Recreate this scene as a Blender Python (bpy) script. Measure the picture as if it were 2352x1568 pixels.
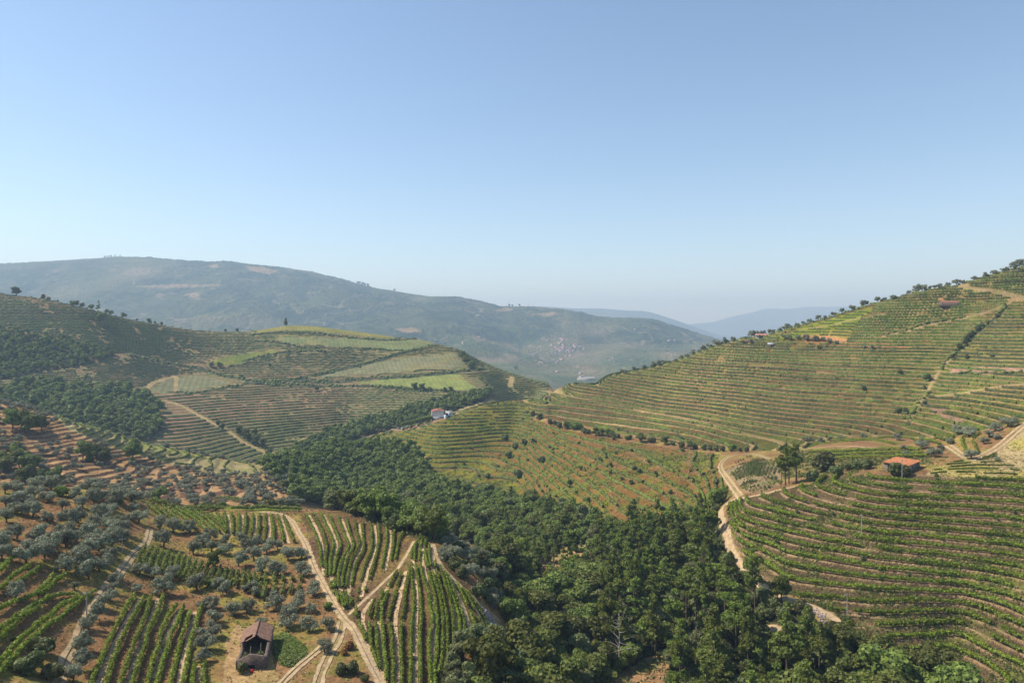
import bpy, math, random, bmesh
import numpy as np
from mathutils import Vector

SC = bpy.context.scene
for _o in list(bpy.data.objects):
    bpy.data.objects.remove(_o)
COL = SC.collection
R = math.radians

# ---------------------------------------------------------------- camera
FP, CX, HY = 1568.0, 1176.0, 740.0          # focal length, centre and horizon in the 2352 x 1568 reading of the photo
cd = bpy.data.cameras.new('camera')
cd.sensor_width = 36; cd.lens = 24
cd.shift_y = (HY - 784.0) / 2352.0
cd.clip_start = 1; cd.clip_end = 120000
cam = bpy.data.objects.new('camera', cd); COL.objects.link(cam)
cam.location = (0, 0, 0); cam.rotation_euler = (R(90), 0, 0)
SC.camera = cam

# ---------------------------------------------------------------- light
SUN_EL, SUN_AZ = 50.0, -82.0                # azimuth from the view direction, negative = to the left
w = bpy.data.worlds.new('World'); SC.world = w; w.use_nodes = True
nt = w.node_tree; nt.nodes.clear()
sky = nt.nodes.new('ShaderNodeTexSky'); sky.sky_type = 'NISHITA'; sky.sun_disc = False
sky.sun_elevation = R(SUN_EL); sky.sun_rotation = R(SUN_AZ)
sky.altitude = 300; sky.air_density = 1.0; sky.dust_density = 0.25; sky.ozone_density = 1.3
bg = nt.nodes.new('ShaderNodeBackground'); bg.inputs[1].default_value = 0.12
wo = nt.nodes.new('ShaderNodeOutputWorld')
nt.links.new(sky.outputs[0], bg.inputs[0]); nt.links.new(bg.outputs[0], wo.inputs[0])
sd = bpy.data.lights.new('sun', 'SUN'); sd.energy = 5.0; sd.angle = R(0.5); sd.color = (1.0, 0.94, 0.84)
sun = bpy.data.objects.new('sun', sd); COL.objects.link(sun)
_a, _e = R(SUN_AZ), R(SUN_EL)
sdir = Vector((math.sin(_a) * math.cos(_e), math.cos(_a) * math.cos(_e), math.sin(_e)))
sun.rotation_euler = sdir.to_track_quat('Z', 'Y').to_euler(); sun.location = (-200, 100, 300)
SC.view_settings.view_transform = 'Standard'; SC.view_settings.look = 'None'
SC.view_settings.exposure = 0.52; SC.view_settings.gamma = 1.0
SC.render.engine = 'CYCLES'
SC.cycles.max_bounces = 4; SC.cycles.diffuse_bounces = 1; SC.cycles.glossy_bounces = 1
SC.cycles.transmission_bounces = 2; SC.cycles.volume_bounces = 0; SC.cycles.transparent_max_bounces = 4
SC.cycles.use_denoising = True
SC.cycles.sample_clamp_indirect = 4

# ---------------------------------------------------------------- noise
def _h(ix, iy, seed):
    h = (ix.astype(np.int64) * 374761393 + iy.astype(np.int64) * 668265263 + seed * 974634777) & 0x7fffffff
    h = ((h ^ (h >> 13)) * 1274126177) & 0x7fffffff
    h = (h ^ (h >> 16)) & 0xffff
    return h / 32767.5 - 1.0
def vnoise(x, y, seed=0):
    ix = np.floor(x); iy = np.floor(y); fx = x - ix; fy = y - iy
    fx = fx * fx * (3 - 2 * fx); fy = fy * fy * (3 - 2 * fy)
    a = _h(ix, iy, seed); b = _h(ix + 1, iy, seed); c = _h(ix, iy + 1, seed); d = _h(ix + 1, iy + 1, seed)
    return (a + (b - a) * fx) * (1 - fy) + (c + (d - c) * fx) * fy
def fbm(x, y, scale, octv=3, seed=0):
    s = 0; a = 1.0; t = 0
    for k in range(octv):
        s = s + a * vnoise(x / scale * 2 ** k + 17.3 * k, y / scale * 2 ** k - 9.1 * k, seed + k); t += a; a *= 0.5
    return s / t
def sstep(a, b, x):
    t = np.clip((x - a) / (b - a), 0, 1); return t * t * (3 - 2 * t)

# ---------------------------------------------------------------- terrain profiles
# every column of the land: (distance, photo row) or (distance, height, 0), from near to far
T = {
-400: [(12,-40,0),(95,-45,0),(120,-42,0),(150,-40,0),(185,-38,0),(240,-62,0),(320,-68,0),(370,-52,0),(430,-36,0),(530,-95,0),(620,-70,0),(700,-35,0),(790,8,0),(890,65,0),(1500,-120,0),(2600,-150,0),(3600,60,0),(5000,640),(7000,-200,0)],
0: [(12,-48,0),(100,-53,0),(130,1340),(160,1210),(195,1120),(260,-80,0),(340,1090),(385,1010),(435,932),(540,-110,0),(640,925),(720,850),(800,760),(900,672),(1500,-120,0),(2600,-150,0),(3600,60,0),(5000,607),(7000,-200,0)],
200: [(12,-52,0),(110,-58,0),(140,1370),(165,1240),(200,1130),(265,-84,0),(345,1120),(385,1055),(430,984),(540,-118,0),(640,960),(720,890),(800,800),(885,712),(1500,-120,0),(2600,-150,0),(3600,40,0),(5000,595),(7000,-200,0)],
400: [(12,-54,0),(115,-60.7,0),(150,1390),(185,1260),(232,1166),(285,-88,0),(345,1148),(390,1098),(440,1036),(540,-122,0),(620,1000),(720,920),(830,850),(950,755),(1500,-120,0),(2600,-150,0),(3600,30,0),(5000,598),(7000,-200,0)],
600: [(12,-55,0),(118,-62,0),(150,1400),(190,1262),(236,1165),(285,-87,0),(335,1148),(385,1104),(440,1068),(530,-124,0),(600,1058),(700,960),(820,880),(1000,757),(1600,-130,0),(2600,-150,0),(3600,20,0),(5000,610),(7000,-200,0)],
800: [(12,-56,0),(120,-63,0),(150,1395),(187,1268),(236,1172),(290,-97,0),(360,-107,0),(480,-114,0),(570,1018),(630,-120,0),(690,1000),(765,935),(860,860),(1000,765),(1600,-140,0),(2600,-160,0),(3600,10,0),(4900,646),(7000,-200,0)],
1000: [(12,-56,0),(122,-65,0),(146,1420),(170,1300),(190,1240),(260,-97,0),(360,-107,0),(450,1100),(570,963),(640,-110,0),(720,960),(780,905),(860,850),(980,787),(1600,-170,0),(2500,-170,0),(3500,-30,0),(4700,681),(7000,-220,0)],
1100: [(12,-57,0),(124,-68,0),(148,1450),(172,1345),(194,1295),(262,-98,0),(365,-104,0),(470,1080),(600,935),(670,-110,0),(730,930),(790,890),(850,862),(940,829),(1600,-190,0),(2400,-190,0),(3500,-60,0),(4600,692),(7000,-220,0)],
1200: [(12,-58,0),(132,-77,0),(165,-82,0),(200,-87,0),(255,-92,0),(330,-104,0),(400,1142),(500,1040),(640,917),(700,-95,0),(740,-105,0),(780,-100,0),(825,905),(880,868),(1600,-200,0),(2400,868),(3500,800),(4500,708),(7000,-220,0)],
1260: [(12,-58,0),(136,-80,0),(170,-85,0),(205,-89,0),(255,-93,0),(310,-101,0),(370,1152),(470,1030),(600,925),(640,905),(670,891),(730,-100,0),(820,-90,0),(880,884),(1600,-205,0),(2400,875),(3500,800),(4400,712),(7000,-220,0)],
1300: [(12,-58,0),(140,-83,0),(172,-87,0),(208,-90,0),(255,-94,0),(300,-99,0),(355,1162),(450,1035),(530,965),(570,940),(610,915),(650,893),(680,879),(760,-90,0),(1500,-205,0),(2400,885),(3500,800),(4400,717),(7000,-220,0)],
1400: [(12,-60,0),(150,-90,0),(185,-92,0),(215,-92,0),(245,-95,0),(280,-96,0),(325,1178),(395,1068),(455,1012),(500,975),(545,945),(590,915),(620,887),(650,863),(1300,-210,0),(2400,885),(3500,790),(4300,728),(7000,-220,0)],
1600: [(12,-60,0),(150,-91,0),(185,-91,0),(215,-88,0),(245,-84,0),(278,-83,0),(315,1150),(365,1078),(415,1036),(450,1000),(490,955),(525,905),(560,855),(590,810),(1200,-210,0),(2400,875),(3500,800),(4100,762),(7000,-250,0)],
1700: [(12,-60,0),(152,-89,0),(178,-82,0),(206,1310),(243,1150),(276,1118),(322,1078),(367,1050),(405,1028),(438,990),(472,943),(505,892),(540,838),(575,781),(1200,-210,0),(2400,870),(3500,815),(4000,790),(7000,-250,0)],
1800: [(12,-60,0),(155,-86,0),(180,1390),(205,1270),(245,1127),(275,1100),(330,1060),(370,1038),(395,1022),(425,985),(455,930),(485,880),(520,820),(560,756),(1200,-220,0),(2400,880),(3500,830),(4000,810),(7000,-250,0)],
2000: [(12,-60,0),(156,-84,0),(172,1440),(195,1290),(238,1087),(265,1056),(310,1032),(350,1015),(375,1005),(400,975),(430,915),(460,850),(500,775),(545,700),(1200,-200,0),(2400,-200,0),(3500,-150,0),(4000,-120,0),(7000,-250,0)],
2200: [(12,-58,0),(155,-82,0),(168,1480),(192,1285),(230,1088),(248,1042),(276,1003),(312,-60,0),(350,990),(380,950),(415,890),(450,820),(490,740),(535,655),(1200,-150,0),(2400,-200,0),(3500,-150,0),(4000,-120,0),(7000,-250,0)],
2352: [(12,-55,0),(150,-79,0),(165,1440),(190,1270),(224,1094),(238,1036),(262,970),(300,-54,0),(340,960),(370,915),(405,850),(440,780),(480,700),(530,612),(1200,-100,0),(2400,-200,0),(3500,-150,0),(4000,-120,0),(7000,-250,0)],
2750: [(12,-50,0),(145,-66,0),(158,-60,0),(180,-52,0),(210,-40,0),(228,-34,0),(256,-28,0),(300,-38,0),(340,-30,0),(370,-22,0),(405,-8,0),(440,10,0),(480,35,0),(530,72,0),(1200,-50,0),(2400,-200,0),(3500,-150,0),(4000,-100,0),(7000,-250,0)],
}
XS = sorted(T)
NK = len(T[0])
for _x in XS: assert len(T[_x]) == NK, _x
DT = np.array([[p[0] for p in T[x]] for x in XS], float)
YT = np.array([[(p[1] if len(p) == 2 else HY - p[1] * FP / p[0]) for p in T[x]] for x in XS], float)

# columns of the polar grid (u = sideways / forward)
uc = np.arange(-0.79, 0.7901, 0.00150)
us = np.concatenate([np.linspace(-1.15, -0.795, 70), uc, np.linspace(0.795, 1.15, 70)])
def rows(a, b, s): return np.arange(a, b, s)
yr = [np.linspace(12, 92, 50, endpoint=False), rows(92, 270, 0.5), rows(270, 500, 0.8), rows(500, 700, 1.1), rows(700, 1020, 1.6)]
g = [1020.0]
while g[-1] < 5300: g.append(g[-1] * (1.0032 if g[-1] > 2300 else 1.010))
g2 = [g[-1] * 1.014]
while g2[-1] < 17800: g2.append(g2[-1] * 1.014)
g3 = [18200, 18800]
ys = np.concatenate(yr + [np.array(g), np.array(g2), np.array(g3)])
NR, NC = len(ys), len(us)
XP = CX + FP * us

def gsm(a, sig):
    k = int(sig * 3); x = np.arange(-k, k + 1); w_ = np.exp(-x * x / (2 * sig * sig)); w_ /= w_.sum()
    return np.convolve(np.pad(a, k, mode='edge'), w_, mode='valid')
def trace(pts, x):
    p = np.array(pts, float); return np.interp(x, p[:, 0], p[:, 1])

E_SKY = [(1260,887),(1300,879),(1380,866),(1430,859),(1500,845),(1560,830),(1620,806),(1660,792),(1700,779),(1760,770),(1800,757),(1850,744),(1900,730),(2000,700),(2100,675),(2150,664),(2200,656),(2250,638),(2300,625),(2352,612)]
F_SKY = [(-200,640),(0,670),(50,678),(100,687),(200,711),(300,738),(400,755),(450,762),(500,765),(560,763),(600,757),(660,747),(750,752),(850,765),(950,773),(1000,788),(1050,802),(1100,830),(1160,855),(1240,881)]
G_SKY = [(-300,620),(0,608),(60,606),(140,601),(200,598),(270,591),(350,594),(420,601),(480,605),(520,601),(560,606),(620,613),(730,631),(790,645),(850,660),(900,668),(960,680),(1000,684),(1050,683),(1100,694),(1150,705),(1200,708),(1250,712),(1300,717),(1380,730),(1440,725),(1500,726),(1560,748),(1600,765),(1660,784),(1750,800)]
A_SKY = [(-100,905),(0,926),(29,928),(137,960),(195,981),(264,999),(322,1020),(410,1038),(470,1050),(539,1062),(617,1069)]

DK = np.zeros((NK, NC)); YK = np.zeros((NK, NC))
for k in range(NK):
    DK[k] = np.exp(gsm(np.interp(XP, XS, np.log(DT[:, k])), 8))
    YK[k] = gsm(np.interp(XP, XS, YT[:, k]), 8)
def blend_trace(k, pts, x0, x1, f=14.0):
    wgt = sstep(x0 - f, x0 + f, XP) * (1 - sstep(x1 - f, x1 + f, XP))
    YK[k] = YK[k] * (1 - wgt) + gsm(trace(pts, XP), 3) * wgt
blend_trace(13, F_SKY, -200, 1225)
blend_trace(13, E_SKY, 1400, 2352)
blend_trace(17, G_SKY, -300, 1740)
blend_trace(8, A_SKY, -100, 600)
ZK = -(YK - HY) * DK / FP
# far ranges behind, measured the same way
def addk(d, Y=None, z=None):
    global DK, ZK
    d = np.full(NC, float(d)); z = -(gsm(Y, 2) - HY) * d / FP if Y is not None else np.full(NC, float(z))
    DK = np.vstack([DK, d]); ZK = np.vstack([ZK, z])
H1 = [(-400,720),(600,715),(1050,712),(1150,709),(1190,706),(1240,702),(1280,705),(1330,708),(1380,711),(1440,716),(1480,718),(1520,729),(1560,742),(1600,756),(1660,779),(1700,800),(2400,860)]
H2 = [(-400,760),(1300,765),(1560,752),(1600,743),(1640,737),(1680,727),(1720,722),(1760,712),(1800,714),(1850,706),(1900,704),(1960,701),(2000,698),(2100,690),(2352,684),(2700,690)]
addk(11000, Y=trace(H1, XP)); addk(13200, z=-260)
addk(16000, Y=trace(H2, XP)); addk(19000, z=-300); addk(24000, z=-320)
NK = DK.shape[0]

def pchip(x, y, xq):
    h = np.diff(x); d = np.diff(y) / h; m = np.zeros(len(x))
    w1 = 2 * h[1:] + h[:-1]; w2 = h[1:] + 2 * h[:-1]
    ok = d[1:] * d[:-1] > 0
    m[1:-1][ok] = (w1[ok] + w2[ok]) / (w1[ok] / d[:-1][ok] + w2[ok] / d[1:][ok])
    m[0] = d[0]; m[-1] = d[-1]
    i = np.clip(np.searchsorted(x, xq) - 1, 0, len(x) - 2); t = (xq - x[i]) / h[i]
    return ((1 + 2 * t) * (1 - t) ** 2 * y[i] + t * (1 - t) ** 2 * h[i] * m[i] + t * t * (3 - 2 * t) * y[i + 1] + t * t * (t - 1) * h[i] * m[i + 1])
ZB = np.zeros((NR, NC))
for j in range(NC): ZB[:, j] = pchip(DK[:, j], ZK[:, j], ys)
YY, UU = np.meshgrid(ys, us, indexing='ij'); XX = UU * YY
# natural unevenness, larger with distance
amp = np.interp(ys, [60, 130, 260, 420, 600, 900, 1500, 2600, 3600, 4700, 9000, 12000, 20000, 46000], [.5, .5, .6, 1.2, 2, 3.0, 10, 26, 40, 8, 20, 30, 40, 20])[:, None]
wl = 0.12
ZB += amp * fbm(XX, YY, 38.0, 2, 5) * (YY < 330) + 0
ZB += amp * fbm(XX, YY, 75.0, 2, 6) * (YY >= 330) * (YY < 1100) * sstep(330, 380, YY)
farm = sstep(1100, 2300, YY)
ridge = 1 - np.abs(fbm(XX, YY, 900.0, 4, 9)) * 2
ZB += farm * np.where(YY < 5300, amp * (ridge - .5) * 1.6, 0)
big = sstep(6500, 9000, YY)
ZB += big * amp * 1.4 * (1 - np.abs(fbm(XX, YY, 2600.0, 5, 19)) * 2.2)
# crown-sized roughness of the distant woods
G = sstep(2000, 2600, YY) * (YY < 5400)
ZB += G * 7.5 * (np.abs(vnoise(XX / 16., YY / 16., 3)) + .7 * vnoise(XX / 27., YY / 27., 4)) * sstep(-.25, .2, fbm(XX, YY, 420., 3, 31) + .1)

def pix(X, Y, Z): return CX + FP * X / Y, HY - FP * Z / Y
PX, PY = pix(XX, YY, ZB)
RUNMIN = np.minimum.accumulate(PY, axis=0)
def bil(A, x, y):
    x = np.asarray(x, float); y = np.asarray(y, float)
    fi = np.interp(y, ys, np.arange(NR)); fj = np.interp(x / y, us, np.arange(NC))
    i = np.clip(fi.astype(int), 0, NR - 2); j = np.clip(fj.astype(int), 0, NC - 2); a = fi - i; b = fj - j
    return (A[i, j] * (1 - b) + A[i, j + 1] * b) * (1 - a) + (A[i + 1, j] * (1 - b) + A[i + 1, j + 1] * b) * a
def hit(X, Y, dmin=60.0):
    """first ground point seen at photo position (X, Y)"""
    u = (X - CX) / FP; j = int(np.clip(np.searchsorted(us, u), 1, NC - 1)); t = (u - us[j - 1]) / (us[j] - us[j - 1])
    col = PY[:, j - 1] * (1 - t) + PY[:, j] * t
    i0 = int(np.searchsorted(ys, dmin)); c = col[i0:]
    idx = np.nonzero(c <= Y)[0]
    if len(idx) == 0: return None
    i = idx[0] + i0
    if i == i0: y = ys[i]
    else:
        a, b = col[i - 1], col[i]; f = (a - Y) / (a - b) if a != b else 0.0
        y = ys[i - 1] + (ys[i] - ys[i - 1]) * min(max(f, 0), 1)
    return u * y, y
def hits(pts, dmin=60.0):
    out = []
    for p in pts:
        h = hit(p[0], p[1], dmin)
        if h is not None: out.append(h)
    return np.array(out)
def resample(P, step, smooth=True):
    P = np.asarray(P, float)
    if smooth and len(P) > 2:                       # Catmull-Rom through the points
        Q = []
        E = np.vstack([2 * P[0] - P[1], P, 2 * P[-1] - P[-2]])
        for i in range(1, len(E) - 2):
            for t in np.linspace(0, 1, 12, endpoint=False):
                a, b, c, d = E[i - 1], E[i], E[i + 1], E[i + 2]
                Q.append(.5 * ((2 * b) + (c - a) * t + (2 * a - 5 * b + 4 * c - d) * t * t + (3 * b - a - 3 * c + d) * t ** 3))
        Q.append(P[-1]); P = np.array(Q)
    s = np.concatenate([[0], np.cumsum(np.hypot(*np.diff(P, axis=0).T))])
    n = max(2, int(s[-1] / step) + 1); q = np.linspace(0, s[-1], n)
    return np.stack([np.interp(q, s, P[:, 0]), np.interp(q, s, P[:, 1])], 1)
def inpoly(X, Y, poly):
    poly = np.array(poly, float); out = np.zeros(X.shape, bool)
    bb = (X >= poly[:, 0].min()) & (X <= poly[:, 0].max()) & (Y >= poly[:, 1].min()) & (Y <= poly[:, 1].max())
    if not bb.any(): return out
    x = X[bb]; y = Y[bb]; r = np.zeros(x.shape, bool); n = len(poly)
    for i in range(n):
        x1, y1 = poly[i]; x2, y2 = poly[(i + 1) % n]
        if y1 == y2: continue
        c = ((y1 > y) != (y2 > y)) & (x < (x2 - x1) * (y - y1) / (y2 - y1) + x1)
        r ^= c
    out[bb] = r
    return out
def region(poly, d0, d1, vis=0):
    m = inpoly(PX, PY, poly) & (YY >= d0) & (YY <= d1)
    return m
def distfield(P, wmax):
    D = np.full((NR, NC), 1e9)
    for x, y in P:
        i0, i1 = np.searchsorted(ys, [y - wmax, y + wmax]); j0, j1 = np.searchsorted(us, [(x - wmax) / y - .003, (x + wmax) / y + .003])
        if i1 <= i0 or j1 <= j0: continue
        s = np.hypot(XX[i0:i1, j0:j1] - x, YY[i0:i1, j0:j1] - y)
        D[i0:i1, j0:j1] = np.minimum(D[i0:i1, j0:j1], s)
    return D
# ---------------------------------------------------------------- parcels (photo outlines laid on the land)
P_C = [(1668,1158),(1703,1146),(1800,1124),(1870,1108),(1890,1092),(2000,1090),(2120,1090),(2200,1094),(2500,1100),(2950,1400),(2950,1750),(2300,1750),(2120,1560),(2000,1480),(1945,1440),(1870,1390),(1770,1345),(1725,1310),(1697,1265),(1676,1220)]
P_E = [(1180,902),(1225,880),(1300,800),(1700,700),(2000,600),(2352,500),(2900,350),(2900,985),(2352,972),(2250,990),(2150,1003),(1960,1002),(1900,1012),(1840,1034),(1720,1034),(1640,1027),(1540,1014),(1440,998),(1330,974),(1263,962),(1225,950)]
P_D = [(790,1022),(880,992),(960,985),(1040,955),(1096,930),(1139,915),(1190,900),(1262,905),(1235,945),(1225,962),(1330,992),(1440,1014),(1560,1032),(1650,1042),(1655,1080),(1690,1130),(1650,1160),(1590,1185),(1450,1225),(1400,1205),(1300,1165),(1150,1145),(1080,1130),(1000,1105),(975,1062),(930,1022)]
P_A = [(-900,600),(0,905),(640,1060),(700,1100),(690,1160),(640,1165),(330,1160),(200,1140),(-900,1120)]
P_AV = [(100,935),(137,945),(264,985),(410,1025),(539,1050),(640,1062),(640,1078),(560,1092),(470,1082),(380,1060),(300,1040),(230,1015),(160,985)]
# woods: (outline, d0, d1)
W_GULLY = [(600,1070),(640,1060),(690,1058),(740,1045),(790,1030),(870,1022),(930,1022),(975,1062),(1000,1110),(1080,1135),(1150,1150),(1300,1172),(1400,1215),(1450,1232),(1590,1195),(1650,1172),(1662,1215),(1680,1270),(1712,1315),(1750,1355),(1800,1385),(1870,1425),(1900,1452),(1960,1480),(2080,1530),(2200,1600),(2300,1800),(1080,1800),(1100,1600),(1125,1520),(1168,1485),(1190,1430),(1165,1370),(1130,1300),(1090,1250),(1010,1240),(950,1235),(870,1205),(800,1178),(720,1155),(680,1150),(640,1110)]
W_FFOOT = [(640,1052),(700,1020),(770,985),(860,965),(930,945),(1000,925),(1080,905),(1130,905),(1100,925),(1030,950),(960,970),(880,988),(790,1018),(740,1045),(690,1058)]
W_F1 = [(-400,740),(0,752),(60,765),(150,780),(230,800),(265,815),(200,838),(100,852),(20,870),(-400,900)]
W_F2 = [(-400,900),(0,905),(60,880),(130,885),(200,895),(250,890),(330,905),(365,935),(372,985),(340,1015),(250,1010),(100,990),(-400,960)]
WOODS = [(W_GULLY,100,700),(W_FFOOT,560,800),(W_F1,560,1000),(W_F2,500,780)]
# smooth vineyards on the far slope (outline, kind)
S1 = [(695,866),(832,837),(950,817),(1044,811),(1084,841),(950,850),(816,862)]
S2 = [(811,877),(950,863),(1055,859),(1092,892),(1066,897),(950,889)]
S3 = [(574,768),(614,750),(663,740),(735,745),(980,768),(883,776),(735,760),(655,757)]
S4 = [(628,774),(977,779),(1001,788),(923,806),(762,795),(655,787)]
S5 = [(470,836),(510,822),(632,803),(640,812),(564,830),(524,839)]
S6 = [(346,896),(376,870),(457,860),(532,878),(440,897),(376,905)]
Y_E = [(1776,776),(1838,754),(2005,703),(2005,715),(1978,728),(1956,758),(1946,783),(1860,774),(1800,776)]
P_YB = [(1662,1076),(1680,1056),(1722,1044),(1772,1056),(1800,1085),(1795,1112),(1755,1130),(1712,1130)]
P_LB = [(2120,1092),(2150,1072),(2200,1062),(2260,1056),(2352,985),(2700,900),(2700,1100),(2352,1096)]
P_GR = [(628,1462),(650,1453),(678,1466),(702,1490),(698,1512),(680,1532),(650,1528),(632,1500)]

# tracks: (photo points, half width m, kind, d0)
TRACKS = [
 ([(600,1176),(640,1180),(670,1196),(686,1224),(703,1252),(723,1305),(749,1353),(767,1386),(789,1419),(811,1443),(833,1487),(855,1531),(880,1580),(905,1640)],.80,'main'),
 ([(785,1428),(779,1461),(758,1498),(743,1531),(728,1575),(715,1640)],1.1,'rut'),
 ([(745,1478),(734,1490),(708,1512),(679,1536),(645,1572),(610,1620)],.8,'rut'),
 ([(345,1215),(336,1246),(308,1272),(285,1303),(268,1325),(246,1347),(219,1389),(193,1435),(176,1472),(154,1509),(141,1545),(130,1590)],.85,'track'),
 ([(1830,1117),(1804,1122),(1750,1135),(1703,1145),(1671,1155),(1655,1174),(1660,1203),(1671,1229),(1681,1267),(1712,1311),(1750,1346),(1798,1371),(1861,1393),(1905,1413),(1925,1432),(1895,1442),(1830,1441),(1740,1445)],1.05,'road'),
 ([(1700,1140),(1677,1109),(1655,1077),(1658,1061),(1674,1049),(1703,1043),(1731,1042),(1772,1055)],1.3,'rut'),
 ([(1829,1026),(1870,1012),(1924,1002),(1956,1000),(2051,999),(2110,1004),(2193,1003)],1.0,'track'),
 ([(1845,1031),(1893,1027),(1940,1024),(2019,1029),(2101,1030)],.7,'track'),
 ([(1285,905),(1361,921),(1433,933),(1470,942),(1556,958),(1634,975),(1722,997),(1798,1014),(1829,1026),(1845,1031)],.8,'track'),
 ([(2225,1056),(2253,1048),(2282,1033),(2304,1017),(2329,995),(2352,976),(2400,940)],1.6,'track'),
 ([(2245,1056),(2222,1052),(2209,1045),(2190,1032),(2177,1023)],1.4,'track'),
 ([(376,919),(419,932),(443,946),(473,962),(500,977),(527,991),(558,1014),(587,1028),(609,1038),(636,1051)],1.7,'track'),
 ([(336,897),(349,881),(373,872),(397,865)],2.2,'track'),
 ([(404,864),(405,898)],2.0,'track'),
 ([(1134,918),(1090,930),(1050,942),(1020,954)],1.8,'track'),
 ([(976,1050),(982,1072),(990,1085),(998,1100)],1.6,'track'),
 ([(1179,845),(1176,868),(1172,886)],2.8,'track'),
 ([(2212,643),(2216,655),(2224,662),(2285,669),(2352,685),(2420,700)],2.2,'track'),
 ([(2204,644),(2208,656)],2.2,'track'),
 ([(2254,722),(2310,700),(2326,688)],1.0,'track'),
 ([(2029,771),(2110,752),(2182,736),(2217,730),(2260,717),(2306,702)],.7,'track'),
 ([(1838,757),(1908,747),(1949,736),(1989,728),(2032,720)],.6,'track'),
 ([(2182,822),(2168,840),(2158,853),(2140,880),(2128,905),(2112,925),(2100,945),(2088,965)],.8,'track'),
 ([(1722,838),(1790,842),(1860,850),(1920,858)],.4,'track'),
 ([(2150,910),(2217,901),(2284,889),(2352,881),(2450,872)],1.3,'track'),
 ([(695,1026),(640,1050),(690,1012),(700,1005)][2:],1.2,'track'),
 ([(915,1305),(855,1362),(800,1412)],.42,'track'),
 ([(950,1243),(935,1272),(915,1305)],.42,'track'),
 ([(992,1250),(1005,1290),(1040,1330),(1085,1370),(1120,1408),(1145,1440)],.75,'track'),
 ([(1118,1398),(1128,1410),(1140,1425),(1155,1437)],1.2,'rut'),
 ([(1108,1222),(1112,1235),(1114,1243)],1.0,'track'),
 ([(1253,908),(1275,900),(1290,905)],1.2,'track'),
]
# dark overgrown banks of the far slopes (line, half width)
BANKS = [
 ([(1001,792),(923,811),(843,833),(762,852),(682,870),(620,874)],5.5),
 ([(1113,846),(1031,855),(950,863),(843,869),(762,877),(682,876),(574,874)],6.5),
 ([(574,880),(735,886),(843,886),(950,893),(1066,900)],4.5),
 ([(300,815),(376,832),(457,846),(520,864),(632,880)],4.5),
 ([(574,769),(655,762),(735,765),(816,776),(883,781),(964,778)],4.5),
 ([(560,828),(641,810),(722,803),(748,808)],3.2),
 ([(400,900),(450,903),(520,890),(574,880)],5),
 ([(574,783),(640,786),(700,798),(840,800),(950,806)],2.5),
 ([(2178,857),(2240,856),(2341,854),(2450,852)],1.6),
 ([(2308,704),(2290,728),(2255,750),(2246,760),(2228,774),(2217,787),(2203,801),(2188,812)],1.8),
 ([(2188,812),(2175,828),(2162,845)],1.6), ([(2135,900),(2118,915),(2104,935),(2092,955),(2084,975)],1.3), ([(2033,768),(2110,749),(2182,733),(2217,727)],.9),
 ([(1105,870),(1125,890),(1090,895)],4),
]

print('grid', NR, NC)
road_d = np.full((NR, NC), 1e9); ROADS = []
def hits_dense(pts, dmin=60.0):
    D = [pts[0]]
    for a, b in zip(pts[:-1], pts[1:]):
        n = max(1, int(math.hypot(b[0] - a[0], b[1] - a[1]) / 9))
        D += [(a[0] + (b[0] - a[0]) * t / n, a[1] + (b[1] - a[1]) * t / n) for t in range(1, n + 1)]
    P = hits(D, dmin); out = [[P[0]]]
    for p, r in zip(P[1:], P[:-1]):
        if abs(p[1] - r[1]) > 30 + .06 * r[1]: out.append([])
        out[-1].append(p)
    out = max(out, key=len)
    return np.array(out)
for pts, hw, kind in TRACKS:
    P = hits_dense(resample(pts, 9)) if len(pts) > 2 else hits_dense(pts)
    P = resample(P, .7 if P[:, 1].mean() < 350 else 1.5, False); ROADS.append((P, hw, kind))
    road_d = np.minimum(road_d, distfield(P, hw + 4) - hw)
bank_d = np.full((NR, NC), 1e9); BANKP = []
for pts, hw in BANKS:
    P = hits_dense(pts, 330); P = resample(P, 2.0, False); BANKP.append((P, hw))
    bank_d = np.minimum(bank_d, distfield(P, hw + 8) - hw)

PX0 = PX; PX = PX0 + np.where(YY > 500, 7., 5.) * fbm(XX, YY, np.where(YY > 500, 22., 9.), 2, 201); PY0 = PY; PY = PY0 + 2.5 * fbm(XX, YY, np.where(YY > 500, 22., 9.), 2, 205)
wood = np.zeros((NR, NC), bool)
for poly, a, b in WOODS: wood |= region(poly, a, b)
S_M = [region(s, 560, 1060) for s in (S1, S2, S3, S4, S5, S6)]; mYE = region(Y_E, 380, 640); PX = PX0; PY = PY0
mC = region(P_C, 90, 268) & ~wood
mE = region(P_E, 330, 720)
mD = region(P_D, 280, 720) & ~mE & ~wood
mA = region(P_A, 325, 460)
mAV = region(P_AV, 370, 450)
mF = (YY > 520) & (YY < 1020) & (PX < 1262) & (PY < RUNMIN + 40) & ~mD & ~mE & ~wood & (PY < 1075)
mF &= ~((YY < 700) & (PX > 640) & (PY > 960) & (PX > 1000))
smooth = np.zeros((NR, NC), bool)
for s in S_M[:5]: smooth |= s
mS6 = S_M[5]
mYB = region(P_YB, 240, 345); mLB = region(P_LB, 200, 290) & ~mC
mGR = region(P_GR, 100, 150)
mF &= ~smooth & ~mS6
mE &= ~mYE
STEP = np.where(mC, 1.48, np.where(mE, 2.1, np.where(mD, 1.75, np.where(mF, 1.9, np.where(mA, 1.7, 2.2)))))
tm = (mC | mE | mD | mF | mA).astype(float)
def box(a, n):
    for ax in (0, 1):
        for _ in range(n): a = (a + np.roll(a, 1, ax) + np.roll(a, -1, ax)) / 3
    return a
tm = box(tm, 4)
tm *= sstep(.1, 2.5, road_d) * sstep(-1, 3, bank_d)
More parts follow.
